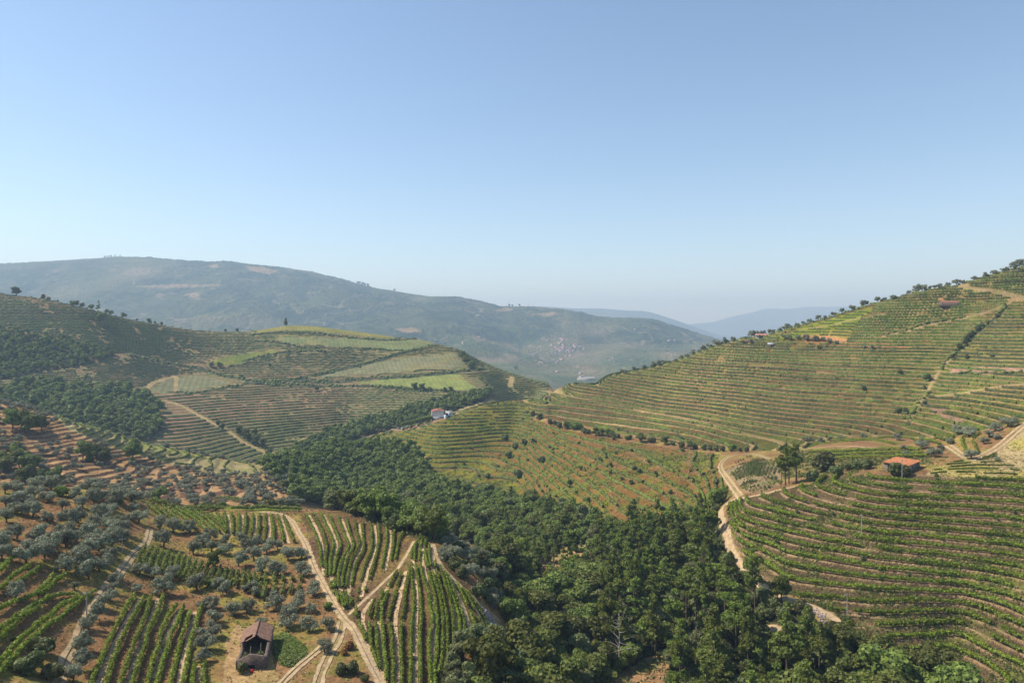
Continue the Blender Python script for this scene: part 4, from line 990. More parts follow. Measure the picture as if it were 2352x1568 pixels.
def tiles(x0, z0, x1, z1, y0, y1, hole=None, thick=.12, dx=.24, dy=.30, sag=.06):
    """tiled slope between eave (x0,z0) and ridge (x1,z1), running from y0 to y1; rounded tile courses and a possible hole"""
    ny = int((y1 - y0) / dx) * 2; nx = max(3, int(abs(math.hypot(x1 - x0, z1 - z0)) / dy)); g = Geo()
    Yv = np.linspace(y0, y1, ny + 1); Tv = np.linspace(0, 1, nx + 1); V = []
    for j, y in enumerate(Yv):
        for i, t in enumerate(Tv):
            s = -sag * math.sin(math.pi * (y - y0) / (y1 - y0)) + .05 * (j % 2) + rb.uniform(-.012, .012)
            V.append((x0 + (x1 - x0) * t, y, z0 + (z1 - z0) * t + s))
    V = np.array(V); V2 = V - (0, 0, thick); k = nx + 1; Q = []; n = len(V)
    alive = np.ones((ny, nx), bool)
    if hole is not None:
        for j in range(ny):
            for i in range(nx):
                if hole((Yv[j] - y0) / (y1 - y0), Tv[i]): alive[j, i] = False
    for j in range(ny):
        for i in range(nx):
            if not alive[j, i]: continue
            a = j * k + i; Q += [(a, a + 1, a + k + 1, a + k), (a + n, a + k + n, a + k + 1 + n, a + 1 + n)]
            for (dj, di, e) in ((-1, 0, (a, a + 1)), (1, 0, (a + k, a + k + 1)), (0, -1, (a, a + k)), (0, 1, (a + 1, a + k + 1))):
                jj, ii = j + dj, i + di
                if not (0 <= jj < ny and 0 <= ii < nx) or not alive[jj, ii]: Q.append((e[0], e[1], e[1] + n, e[0] + n))
    g.add(np.vstack([V, V2]), Q); return g

# ---- ruined stone house
hx, hy = hit(576, 1536, 95); hz = float(zat(hx, hy))
a1 = hit(584, 1466, 95)
ruin = thing('ruined_house', (hx, hy + .3, min(hz, float(zat(-50.5, hy + 11))) - .15), R(14), 'roofless stone ruin with one tiled end, nettles growing inside its walls', 'ruin')
part('wall', rough_wall(-2.6, -2.1, 0, 12.2, -1.2, [2.3, 2.0, 1.7, 2.1, 2.7, 2.7]), M_stone, ruin)
part('wall', rough_wall(2.1, 2.6, 0, 12.2, -1.5, [2.5, 2.3, 2.5, 2.7, 2.7, 2.7]), M_stone, ruin)
part('wall', rough_wall(-2.1, 2.1, 11.7, 12.2, -1, [2.6, 3.4, 3.9, 3.4, 2.6], 'x', .03), M_stone, ruin)
part('gable_wall', rough_wall(-2.6, 2.6, -.25, .25, -1.5, [2.3, 2.8, 3.3, 2.9, 2.5], 'x', .05), M_stone, ruin)
g = Geo(); g.box(-.5, .6, -.30, -.24, -1.2, 1.4); d_ = part('door_shade_panel', g, M_dark, ruin)  # near-black panel on the gable, doorway shade put into its colour
g = tiles(2.85, 2.62, 0, 4.05, 5.7, 12.4, hole=lambda a, b: a < .05 and b > .75); part('roof', g, M_tile_old, ruin)
g = tiles(-2.85, 2.62, 0, 4.05, 5.5, 12.4, hole=lambda a, b: (.06 < a < .26 and .25 < b < .72) or (a < .10 and b < .35)); part('roof', g, M_tile_old, ruin)
g = Geo(); g.tube([(0, 5.6, 4.12), (0, 9, 4.06), (0, 12.4, 4.14)], [.11, .11, .11], 6); part('ridge_tile', g, M_tile_old, ruin)
for p in (((-.9, 4.0, -.2), (-.7, 5.2, 2.4)), ((1.0, 4.1, -.2), (1.1, 4.9, 2.9)), ((-.6, 2.6, .4), (2.2, 1.4, 1.4)), ((.4, 1.0, .2), (.5, 1.5, 1.9))):
    g = Geo(); g.tube([p[0], p[1]], [.07, .06], 5); part('beam', g, M_wood, ruin)
g = Geo(); g.box(-2.0, 2.0, 5.0, 11.6, -.6, -.5); part('floor', g, M_dark, ruin)  # near-black sheet, the darkness under the roof put into its colour
def bush_thing(x, y, h, kind, lab, grp=None, w_=1.0): put(kind, x, y, h, lab, grp, w_=w_, solo=True)
M3 = ruin.matrix_basis.copy()
import mathutils
def rloc(x, y): 
    v = mathutils.Matrix.Rotation(R(14), 3, 'Z') @ Vector((x, y, 0)); return ruin.location.x + v.x, ruin.location.y + v.y

for i, (x, y, h, k_) in enumerate([(-1.2, 2.2, 1.6, 'bush'), (1.2, 2.6, 1.9, 'bush'), (1.4, 1.2, 1.5, 'limebush'), (-1.5, 4.2, 1.4, 'bush'), (-1.4, -1.6, 2.0, 'bush')]):
    X_, Y_ = rloc(x, y); put(k_, X_, Y_, h, ['leafy shrub growing inside the ruin, by its broken side wall', 'tallest shrub growing inside the ruin', 'bright shrub inside the ruin behind the gable', 'shrub under the broken edge of the ruin roof', 'dark bush against the ruin gable'][i], 'shrubs in the ruin', solo=True)
X_, Y_ = rloc(.3, -1.6); e = thing('jerrycan', (X_, Y_, float(zat(X_, Y_))), 0, 'small red can on the ground before the ruin gable', 'can')
g = Geo(); g.box(-.22, .22, -.16, .16, 0, .5); part('body', g, M_redp, e); g = Geo(); g.tube([(-.14, 0, .5), (-.1, 0, .62), (.1, 0, .62), (.14, 0, .5)], [.03] * 4, 5); part('handle', g, M_redp, e)

def gable_house(name, loc, rz, w, l, h, rise, wm, rm, label, cat, group=None, over=.35, wins=(), door=None, chim=False, sink=2.0):
    """rectangular house, ridge along local y, gable end facing -y"""
    e = thing(name, loc, rz, label, cat, group)
    g = Geo(); V = [(-w/2, 0, -sink), (w/2, 0, -sink), (w/2, 0, h), (0, 0, h + rise), (-w/2, 0, h)]
    V2 = [(a, l, c) for a, _, c in V]
    g.add(V + V2, [(0,1,6,5), (1,2,7,6), (4,0,5,9), (2,3,8,7), (3,4,9,8), (0,1,2,4), (5,6,7,9)], [(2,3,4), (7,8,9)]); part('wall', g, wm, e)
    for s in (-1, 1):
        g = tiles(s * (w/2 + over), h - over * rise / (w/2) + .06, 0, h + rise + .06, -over, l + over, thick=.14, dx=max(.24, l / 30), dy=max(.3, w / 16), sag=.02); part('roof', g, rm, e)
    for (x, z, ww, hh, side) in wins:
        g = Geo()
        if side == 'f': g.box(x - ww/2, x + ww/2, -.03, .05, z, z + hh)
        else: g.box(w/2 - .05, w/2 + .03, x - ww/2, x + ww/2, z, z + hh)
        part('window', g, M_dark, e)
    if door:
        g = Geo(); g.box(door - .6, door + .6, -.03, .05, -.2, 2.1); part('door', g, M_dark, e)
    if chim:
        g = Geo(); g.box(-.35, .35, l * .7, l * .7 + .7, h + rise * .6, h + rise + 1.0); part('chimney', g, wm, e)
    return e
# ---- white house on the ledge, its annex and ivy wall
wx, wy = (1006 - CX) / FP * 570, 570.0; wz = -(957 - HY) * wy / FP
WH = gable_house('white_house', (wx, wy, wz), R(8), 10.2, 10, 4.6, 1.3, M_white, M_tile_red, 'large whitewashed building with a low red gable roof, on the ledge above the gully', 'house', wins=[(2.5, 1.4, .9, .9, 's'), (7, 1.4, .9, .9, 's')], sink=4)
g = Geo(); g.box(-5.12, 5.12, -.10, .0, -4.5, .2); part('plinth', g, M_conc, WH)
e = thing('white_shed', (wx + 8.6, wy + 4, wz + .6), R(8), 'small flat-roofed white outbuilding beside the red-roofed white house', 'outbuilding')
g = Geo(); g.box(-3.2, 3.2, 0, 5, -3, 3.0); part('wall', g, M_white, e); g = Geo(); g.box(-3.5, 3.5, -.3, 5.3, 3.003, 3.25); part('roof', g, M_conc, e); g = Geo(); g.box(-2.2, -.6, -.04, .05, 0, 2.1); part('door', g, M_dark, e); g = Geo(); g.box(.6, 2.0, -.04, .05, 1, 2); part('window', g, M_dark, e)
e = thing('water_tank', (wx + 6.3, wy - 1.5, wz), 0, 'white round tank standing between the white house and its outbuilding', 'tank')
g = Geo(); g.tube([(0, 0, -2), (0, 0, 1.6), (0, 0, 1.9)], [.9, .9, .5], 12); g.box(-.3, .3, -.3, .3, 1.88, 2.0); part('tank', g, M_white, e)
g = Geo(); rgx = np.random.default_rng(3)
for t in np.linspace(0, 1, 60):
    x = wx - 5.6 - 22 * t; y = wy - 1 - 13 * t; zz = wz - 1.0 - 3.6 * t; s = rgx.uniform(1.0, 1.5)
    g.add(ICO_V * (1 + rgx.uniform(-.2, .2, (len(ICO_V), 1))) * (s, s, s * 1.2 * (1.3 - .6 * t)) + (x, y, zz + .8), None, ICO_F)
    c_ = np.array([x, y, zz + .9]) + rgx.normal(0, .9, (14, 3)); g.cards(c_, rgx.normal(size=(14, 3)), .35, 1, rgx)
c0 = np.vstack(g.V).min(0); o = link('ivy_hedge', g.mesh('ivy_hedge'), L_oak); tag(o, 'dark ivy-covered hedge falling away below the white house gable', 'hedge')
# ---- orange-roofed barn
FL, FR = np.array([(2031 - CX) / FP * 241, 241.0]), np.array([(2084 - CX) / FP * 234.5, 234.5])
dv = FR - FL; L1 = float(np.hypot(*dv)); dv /= L1; nv = np.array([-dv[1], dv[0]]); L2 = 8.6; rz = math.atan2(dv[1], dv[0])
bz = float(zat(*(FL + dv * L1 / 2 + nv * 4)))
for _nm in ('barn',):
    e = thing('stone_barn', (FL[0], FL[1], bz - .2), rz, 'square grey stone barn under a single-pitch orange tiled roof', 'barn')
    ZF, ZB_ = 2.5, 3.3
    g = Geo(); V = [(0,0,-1.5),(L1,0,-1.5),(L1,L2,-1.5),(0,L2,-1.5),(0,0,ZF),(L1,0,ZF),(L1,L2,ZB_),(0,L2,ZB_)]
    g.add(V, [(0,1,5,4),(1,2,6,5),(2,3,7,6),(3,0,4,7),(4,5,6,7)]); part('wall', g, M_stone2, e)
    g = tiles(0, 0, 1, 1, 0, 1); 
    ny = int((L1 + .9) / .25) * 2; nx = 22; V = []
    for j in range(ny + 1):
        for i in range(nx + 1):
            V.append((-.45 + (L1 + .9) * j / ny, -.5 + (L2 + 1) * i / nx, ZF + .03 + (ZB_ - ZF) * (i / nx) + .04 * (j % 2) + .05))
    V = np.array(V); n = len(V); k = nx + 1
    Q = [(j * k + i, j * k + i + k, j * k + i + k + 1, j * k + i + 1) for j in range(ny) for i in range(nx)]
    Q += [(a + n, b + n, c + n, d + n) for a, b, c, d in [(q_[3], q_[2], q_[1], q_[0]) for q_ in Q]]
    Q += [(j * k, (j + 1) * k, (j + 1) * k + n, j * k + n) for j in range(ny)] + [(j * k + nx, (j + 1) * k + nx, (j + 1) * k + nx + n, j * k + nx + n) for j in range(ny)]
    Q += [(i, i + 1, i + 1 + n, i + n) for i in range(nx)] + [(ny * k + i, ny * k + i + 1, ny * k + i + 1 + n, ny * k + i + n) for i in range(nx)]
    g = Geo(); g.add(np.vstack([V, V - (0, 0, .16)]), Q); part('roof', g, M_tile_or, e)
    g = Geo(); g.box(3.6, 5.2, -.04, .06, -.3, 2.1); dd = part('door', g, M_wood, e); g = Geo(); g.box(3.75, 3.9, -.10, -.045, .9, 1.05); part('handle', g, M_dark, dd)
    g = Geo(); g.box(1.2, 2.0, -.04, .06, 1.2, 1.9); part('window', g, M_dark, e); g = Geo(); g.box(L1 - .06, L1 + .04, 3, 3.8, 1.3, 2.0); part('window', g, M_dark, e)
# ---- huts and roofs on the long slope
def on_slope(X, Y, dmin=380): x, y = hit(X, Y, dmin); return x, y, float(zat(x, y))
x, y, z = on_slope(1772, 796); e = thing('grey_hut', (x, y, z), R(-12), 'small grey hut with a pale sheet roof, alone under the skyline olives', 'hut')
g = Geo(); g.box(-2.4, 2.4, 0, 4, -1, 2.6); part('wall', g, M_stone2, e); g = Geo(); g.add([(-2.6,-.3,2.55),(2.6,-.3,2.55),(2.6,4.3,3.3),(-2.6,4.3,3.3),(-2.6,-.3,2.67),(2.6,-.3,2.67),(2.6,4.3,3.42),(-2.6,4.3,3.42)], [(0,1,2,3),(4,5,6,7),(0,1,5,4),(1,2,6,5),(2,3,7,6),(3,0,4,7)]); part('roof', g, M_steel, e); g = Geo(); g.box(-.5, .4, -.03, .05, 0, 1.9); part('door', g, M_dark, e)
x, y, z = on_slope(2178, 698); gable_house('long_barn', (x + 6, y - 1, z + .1), R(88), 5.2, 12.5, 1.7, .9, M_stone, M_tile_red, 'long low barn with a red roof set into the slope under the crest', 'barn')
for i, (X, Y, L_, hh) in enumerate([(1716,787,8,2.6),(1733,786,7,3.0),(1752,775,6,2.8)]):
    x, y, z = on_slope(X, Y, 420); e = thing('ruined_wall', (x, y, z), R(rb.uniform(-8, 8)), ['lowest fragment of the roofless farm on the skyline saddle', 'middle fragment of the roofless farm on the skyline saddle', 'upper gable fragment of the farm on the skyline saddle'][i], 'ruined wall', 'fragments of the skyline farm')
    part('front_wall', rough_wall(-L_/2, L_/2, 0, .5, -1, [hh, hh * .7, hh, hh * .5], 'x', .3), M_stone, e); part('side_wall', rough_wall(L_/2 - .5, L_/2, .5, 4, -1, [hh * .5, hh * .6, hh * .2], 'y', .2), M_stone, e)
x, y, z = on_slope(1896 / 1.06 - 27, 772, 420); gable_house('farm_house', (x, y + 2, z - 1), R(70), 5, 8, 2.6, 1.1, M_cream, M_tile_vil, 'little farmhouse half hidden among the trees on the skyline saddle', 'house')
x, y, z = on_slope(1262, 912, 450); e = thing('retaining_wall', (x, y, z), R(-20), 'brown stone retaining wall at the saddle above the dry slope', 'wall')
part('wall', rough_wall(-4, 12, 0, .6, -1.5, [1.6, 2.0, 2.2, 1.6], 'x', .1), M_stone, e); g = Geo(); g.box(9, 10.2, -.04, .02, -.5, 1.4); part('door_shade_panel', g, M_dark, e)  # the flat dark panel paints the shade of a doorway
x, y, z = on_slope(1062, 925, 480); e = thing('wayside_shrine', (x, y, z), 0, 'tiny white wayside shrine beside the ledge road', 'shrine')
g = Geo(); g.box(-.6, .6, -.6, .6, -.5, 1.6); part('base', g, M_white, e); g = Geo(); g.tube([(0,0,1.6),(0,0,2.6),(0,0,3.2)], [.45,.4,.05], 8); part('spire', g, M_white, e)
def car(x, y, rz, lab, pm):
    e = thing('parked_car', (x, y, float(zat(x, y)) + .05), rz, lab, 'car', 'cars parked on the ledge road')
    g = Geo(); P = [(-2.1, .35), (-2.1, .85), (-1.3, .95), (-.8, 1.42), (.9, 1.42), (1.5, .95), (2.1, .85), (2.1, .35)]
    V = [(a, s * .85 * (1 if c < 1 else .85), c) for s in (-1, 1) for a, c in P]; n = len(P)
    g.add(V, [(i, (i + 1) % n, (i + 1) % n + n, i + n) for i in range(n)] + [(0, 1, 6, 7), (1, 2, 5, 6), (2, 3, 4, 5), (8, 15, 14, 9), (9, 14, 13, 10), (10, 13, 12, 11)]); part('body', g, pm, e)
    g = Geo(); g.box(-.7, .8, -.80, .80, 1.0, 1.36); part('window', g, M_glass, e)
    for a in (-1.3, 1.3):
        for s in (-1, 1): g = Geo(); g.tube([(a, s * .7, .33), (a, s * .92, .33)], [.33, .33], 10); part('wheel', g, M_rub, e)
for i, (X, lab, pm) in enumerate([(918, 'dark blue car parked on the ledge road, lower one', M_paint), (926, 'white car parked on the ledge road between two blue ones', M_paintw), (935, 'blue car parked on the ledge road, nearest the white house', M_paint)]):
    h_ = hit(X, 983, 480)
    if h_: car(h_[0], h_[1], R(25), lab, pm)
# ---- utility poles and the cable
def pole(X, Y, hpx, lab, d0=95, arm=True, d=None):
    h_ = hit(X, Y, d0); x, y = h_; H = hpx / FP * y; z = float(zat(x, y))
    e = thing('utility_pole', (x, y, z), R(rb.uniform(-40, 40)), lab, 'pole', 'utility poles')
    g = Geo(); g.tube([(0,0,-.5),(0,0,H*.5),(0,0,H)], [.12,.10,.075], 8); part('post', g, M_conc, e)
    if arm:
        g = Geo(); g.box(-.7, .7, -.05, .05, H - .5, H - .38); part('crossarm', g, M_wood, e)
        for s in (-.6, 0, .6): g = Geo(); g.tube([(s, 0, H - .38), (s, 0, H - .18)], [.05, .035], 6); part('insulator', g, M_white, e)
    return Vector((x, y, z + H - .3))
pole(2072, 1100, 50, 'concrete utility pole in front of the orange-roofed barn', 190)
pole(1979, 1224, 46, 'slim utility pole in the middle of the terrace hill', 130)
pole(1946, 1414, 54, 'tall pale utility pole at the road bend under the terraces', 100)
pA = pole(199, 1420, 64, 'dark utility pole among the diagonal vine rows'); pB = pole(281, 1268, 34, 'utility pole beside the pale dirt lane, seen among olives')
pC = pole(338, 1178, 24, 'utility pole at the olive corner of the crest vineyard', 150); pole(488, 1122, 30, 'utility pole on the bare olive slope behind the crest vineyard', 300); pole(501, 1086, 26, 'small utility pole above the bare olive slope', 300)
def cable(a, b, sagm, lab):
    g = Geo(); t = np.linspace(0, 1, 24)[:, None]; A = np.array(a); B = np.array(b); P = A + (B - A) * t; P[:, 2] -= (4 * sagm * t * (1 - t))[:, 0]
    g.tube(P, [.028] * 24, 4); o = link('power_cable', g.mesh('power_cable'), M_wire); tag(o, lab, 'cable', 'power cables')
cable(pA, pB, 1.2, 'thin black cable strung from the vine-row pole to the lane pole'); cable(pB, pC, 1.2, 'thin black cable strung from the lane pole to the crest corner pole')
# ---- heaps of stones
def stones(name, pts, n, s0, s1, spread, mat, seed):
    g = Geo(); rg = np.random.default_rng(seed); H = resample(hits(pts, 95), .5, False)
    for _ in range(n):
        p = H[rg.integers(len(H))]; x = p[0] + rg.normal() * spread; y = p[1] + rg.normal() * spread; s = rg.uniform(s0, s1)
        g.add(ICO_V * (1 + rg.uniform(-.3, .3, (len(ICO_V), 1))) * (s, s * rg.uniform(.6, 1), s * rg.uniform(.4, .8)) + (x, y, float(zat(x, y)) + s * .25), None, ICO_F)
    tag(link(name, g.mesh(name), mat), kind='stuff')
M_rock = plain('loose_rock', (.30,.24,.22), var=.4, scale=3)
stones('rubble', [(1122,1412),(1128,1432),(1134,1450),(1138,1468)], 260, .15, .55, .9, M_rock, 1)
stones('rubble', [(1872,1402),(1886,1412),(1892,1424),(1884,1434)], 120, .12, .35, .6, M_rock, 2)
stones('rubble', [(1690,1262),(1668,1200),(1720,1290),(1760,1330)], 90, .10, .3, 1.3, M_rock, 3)
stones('rubble', [(856,1520),(868,1550),(835,1480),(820,1452)], 200, .08, .2, .35, M_rock, 4)
# ---- village and farms across the valley
M_low = 0
rv = random.Random(4)
vil = []
for _ in range(60):
    vil.append((rv.gauss(1292, 17), rv.gauss(803, 7), 'v'))
for X, Y in [(1257,781),(1259,784),(1292,780),(1295,782),(1300,781),(1220,795),(1228,798),(1236,797),(1243,800),(1240,804),(1276,833),(1283,832),(1290,826),(1242,834),(1247,835),(1281,856),(1331,866),(1330,858),(1323,797),(1335,798),(1343,802),(1312,818),(1103,776),(1108,778),(1112,780),(1061,788),(1131,772),(1092,777),(1540,783),(1548,782),(1534,783),(1617,796),(1571,830),(1460,757),(1474,757),(1400,828),(1405,826)]:
    vil.append((X, Y, 'f'))
vproto = {}
for vi in range(4):
    w_, l_, h_, ri = [(11, 15, 5, 2.2), (9, 12, 6.5, 2.0), (13, 20, 5, 2.4), (8, 9, 4, 1.6)][vi]
    g = Geo(); V = [(-w_/2, 0, -6), (w_/2, 0, -6), (w_/2, 0, h_), (0, 0, h_ + ri), (-w_/2, 0, h_)]; V2 = [(a, l_, c) for a, _, c in V]
    g.add(V + V2, [(0,1,6,5), (1,2,7,6), (4,0,5,9), (0,1,2,4), (5,6,7,9)], [(2,3,4), (7,8,9)])
    for x in (-w_/4, w_/4): pass
    r_ = Geo(); r_.add([(-w_/2-.6,-.6,h_-.1),(0,-.6,h_+ri+.2),(0,l_+.6,h_+ri+.2),(-w_/2-.6,l_+.6,h_-.1),(w_/2+.6,-.6,h_-.1),(w_/2+.6,l_+.6,h_-.1),(-w_/2-.6,-.6,h_-.4),(0,-.6,h_+ri-.1),(w_/2+.6,-.6,h_-.4)], [(0,1,2,3),(1,4,5,2),(0,1,7,6),(1,4,8,7)])
    mw, mr_ = g.mesh('village_wall'), r_.mesh('village_roof'); mw.materials.append(M_cream); mr_.materials.append(M_tile_vil); vproto[vi] = (mw, mr_)
for i, (X, Y, k_) in enumerate(vil):
    h_ = hit(X, Y, 1300)
    if h_ is None or h_[1] > 4200: continue
    pr = vproto[rv.randrange(4)]
    e = thing('village_house' if k_ == 'v' else 'farm_house', (h_[0], h_[1], float(zat(*h_)) + .5), rv.uniform(-.9, .9), 'pale house packed in the hazy village across the valley' if k_ == 'v' else 'lone pale farmhouse in the hazy country around the village', 'house', 'houses of the hazy village' if k_ == 'v' else 'scattered far farmhouses', sc=rv.uniform(.8, 1.15))
    for nm_, me in (('wall', pr[0]), ('roof', pr[1])):
        o = bpy.data.objects.new(nm_, me); COL.objects.link(o); o.parent = e
h_ = hit(1347, 872, 1300); e = thing('warehouse', (h_[0], h_[1], float(zat(*h_))), R(10), 'long warehouse with a pale curved roof at the near rim of the valley', 'warehouse')
g = Geo(); g.box(-30, 30, 0, 18, -8, 5); part('wall', g, M_cream, e); g = Geo(); th = np.linspace(0, math.pi, 9); P = [(s * 31, 9 - 10 * math.cos(t), 5 + 4 * math.sin(t)) for t in th for s in (-1, 1)]; g.add(P, [(i * 2, i * 2 + 1, i * 2 + 3, i * 2 + 2) for i in range(8)]); part('roof', g, M_conc, e)
for i, (X, hpx, d_) in enumerate([(1166, 16, 4550), (1214, 10, 4450), (1225, 11, 4440)]):
    j = int(np.searchsorted(us, (X - CX) / FP)); i0, i1_ = np.searchsorted(ys, [2500, 6000]); ii = i0 + int(np.argmin(PYT[i0:i1_, j])); y = ys[ii]; x = us[j] * y; H = hpx / FP * y
    e = thing('radio_mast', (x, y, float(ZT[ii, j]) - 2), 0, ['tallest radio mast on the mountain skyline', 'thin radio mast on the mountain skyline, middle of three', 'thin radio mast on the mountain skyline, last of three'][i], 'mast', 'radio masts')
    g = Geo(); g.tube([(0,0,0),(0,0,H)], [1.1,.5], 4); part('lattice', g, M_steel, e); g = Geo(); g.tube([(-2,0,H*.8),(2,0,H*.8)], [.4,.4], 4); part('antenna', g, M_steel, e)
# ---------------------------------------------------------------- trees, one by one
rp = random.Random(11)
def tree_at(kind, X, Y, wpx, label, group, ratio=1.0, dmin=95, solo=False, wf=1.0, **k):
    """tree whose foot is seen at (X, Y) and whose crown is wpx wide in the 2352-wide reading"""
    h_ = hit(X, Y, dmin)
    if h_ is None: return
    x, y = h_; wid = wpx / FP * y * 1.08; base = {'olive': 1.12, 'oak': 1.02, 'bush': 1.25, 'limebush': 1.25, 'rust': 1.25, 'lime': 1.02, 'pine': .42, 'cypress': .42, 'dead': .5}[kind]
    put(kind, x, y, wid / base * ratio, label, group, w_=wf / ratio, solo=solo, **k)
def zs(L_, ox, oy, s): return [(ox + a[0] / s, oy + a[1] / s, a[2] / s) + tuple(a[3:]) for a in L_]
# near olive grove (read from three enlargements)
G1 = zs([(20,270,170),(275,310,270),(520,190,230),(690,410,200),(905,250,220),(930,490,240),(1150,290,180),(1460,430,165),(1600,470,165),(1800,490,175),(1715,640,215),(1430,620,120),(1215,530,140),(1715,140,185),(2020,230,160),(2060,600,210),(1150,700,150),(1085,800,170),(1005,900,180),(925,1010,190),(1180,620,130),(870,1230,200),(820,1430,250),(770,1560,200),(2250,950,200),(2180,1100,215),(2150,1230,215),(2130,1350,170),(160,680,190),(780,600,100),(60,110,170),(180,60,180),(350,150,120)], 0, 1223.7, 4.551)
G2 = zs([(30,130,150),(100,80,150),(280,130,130),(440,90,130),(120,200,130),(250,225,150),(400,345,185),(480,185,140),(600,150,130),(560,275,150),(700,205,155),(810,170,100),(920,295,160),(1060,265,140),(650,410,170),(810,440,180),(1075,450,160),(30,780,130),(120,800,175),(350,860,170),(490,830,180),(280,640,165),(200,590,150),(520,620,145),(600,660,130),(800,800,205),(1010,800,200),(1180,650,160),(1170,830,130),(910,990,230),(1140,1030,170),(1345,1010,150),(640,960,110)], 459.4, 1223.7, 4.551)
G3 = zs([(70,1260,150),(230,1180,130),(390,1370,220),(260,1350,200),(560,1430,150),(730,1300,150),(800,1480,230),(970,1260,170),(1100,1210,180),(1350,1460,120),(1470,1430,105),(1090,1530,190),(1250,1500,150),(1270,1260,150),(1570,1300,120),(1630,1440,200),(1450,1560,180),(1880,1500,170),(2040,1560,190),(2220,1560,170),(60,1100,160),(170,1060,140),(400,1150,190),(560,1200,165),(880,1150,140),(1220,1190,130),(600,1060,180),(1130,1080,140),(1330,1330,130),(150,1330,150)], 0, 918.7, 5.12)
LM = [((580,1490), 'ruined stone house'), ((785,1428), 'fork of the dirt tracks'), ((715,1290), 'main dirt track'), ((510,1330), 'short vine strip'), ((380,1400), 'steep vine block'), ((246,1347), 'pale dirt lane'), ((60,1420), 'diagonal vine rows'), ((540,1190), 'crest vineyard'), ((365,1150), 'lime-green tree'), ((120,1130), 'dry terraces edge')]
def near_lm(X, Y): return min(LM, key=lambda l: (l[0][0] - X) ** 2 + 2 * (l[0][1] - Y) ** 2)
def where(X, Y, l):
    dx, dy = X - l[0], Y - l[1]
    if abs(dy) > abs(dx): return 'just beyond' if dy < 0 else 'just below'
    return 'to the right of' if dx > 0 else 'to the left of'
allo = [(X, Y, w_) for X, Y, w_ in G1 + G2 + G3]
rankd = {}
for X, Y, w_ in sorted(allo, key=lambda t: t[0]):
    l = near_lm(X, Y); key = (where(X, Y, l[0]), l[1]); rankd.setdefault(key, []).append((X, Y, w_))
for (wh, nm_), L_ in rankd.items():
    for i, (X, Y, w_) in enumerate(L_):
        if len(L_) == 1: lb = 'silvery olive tree on dry ground %s the %s' % (wh, nm_)
        else: lb = 'olive tree %s %s, %s from the left' % (wh, nm_, ordn(i))
        tree_at('olive', X, Y, w_, lb, 'olive trees of the near grove', ratio=rp.uniform(.92, 1.12), wf=rp.uniform(.9, 1.05))
tree_at('olive', 459.4 + 1300 / 4.551, 1223.7 + 1250 / 4.551, 160 / 4.551, 'lone round olive tree casting shade between the two rutted tracks', 'olive trees of the near grove', solo=True)
GLM = [((1150,1440),'lower spur vineyard'),((1850,1450),'terrace road bend'),((1290,1270),'clearing with slim pines'),((1400,1190),'dry middle slope'),((1038,1159),'lone tall pine'),((1480,1530),'eroded gully clearing'),((1650,1180),'road junction'),((970,1010),'white house ledge'),((700,1140),'crest vineyard end'),((2200,1560),'foot of the terrace hill'),((1110,1230),'gully head path'),((1700,1320),'road under the terraces'),((800,1060),'mouth of the gully'),((1050,1330),'slanting spur path'),((1600,1420),'tall pine stand'),((600,1050),'foot of the far slope')]
def glab(kind_word):
    def f(x, y, h=7, w_=1):
        X, Y = CX + FP * x / y, HY - FP * float(zat(x, y)) / y
        l = min(GLM, key=lambda l: (l[0][0] - X) ** 2 + 2.5 * (l[0][1] - Y) ** 2)
        sz = 'tall' if h > 9.3 else ('broad' if w_ > 1.1 else ('small' if h < 6 else 'rounded'))
        near = 'close' if math.hypot(X - l[0][0], Y - l[0][1]) < 45 else 'some way'
        dx, dy = X - l[0][0], Y - l[0][1]
        wh = ('above' if dy < 0 else 'below') if abs(dy) > abs(dx) else ('right of' if dx > 0 else 'left of')
        return '%s %s in the gully wood, %s the %s' % (sz, kind_word, wh, l[1])
    return f
def fill(kind, poly, d0, d1, n, hr, label, group, rsep=.46, wr=(.9, 1.15), tries=60, cond=None, seed=1, **k):
    m = region(poly, d0, d1) if not isinstance(poly, np.ndarray) else poly
    m = m & (PX > -70) & (PX < 2420)
    ii, jj = np.nonzero(m)
    if len(ii) == 0: print('empty fill', label); return
    # sample by true area
    wgt = (np.gradient(ys)[ii] * ys[ii] * np.gradient(us)[jj]); wgt /= wgt.sum()
    rg = np.random.default_rng(seed); cand = rg.choice(len(ii), size=n * tries // 4, p=wgt)
    c_ = 0
    for t in cand:
        if c_ >= n: break
        y = ys[ii[t]] + rg.uniform(-.4, .4); x = us[jj[t]] * y; h_ = rg.uniform(*hr); w_ = rg.uniform(*wr)
        if not free(x, y, h_ * w_ * rsep): continue
        if bil(road_d, x, y) < .8 + h_ * .08: continue
        if cond and not cond(x, y): continue
        if kind in ('oak', 'holm') and bil(road_d, x, y) < 11 and y < 300: h_ *= .45
        if kind in ('oak', 'holm', 'mid') and y < 260 and bil(OPEN.astype(float), x * (y + 9) / y, y + 9) > .3: h_ *= .5
        lb = label(x, y, h_, w_) if callable(label) else label
        put(kind, x, y, h_, lb, group, w_=w_, **k); c_ += 1
    print(kind, label if not callable(label) else '', c_)

def near_lm2(x, y):
    X, Y = CX + FP * x / y, HY - FP * float(zat(x, y)) / y; l = near_lm(X, Y); return where(X, Y, l[0]) + ' the ' + l[1] if len(l[1].split()) < 5 else 'by the dry terraces'
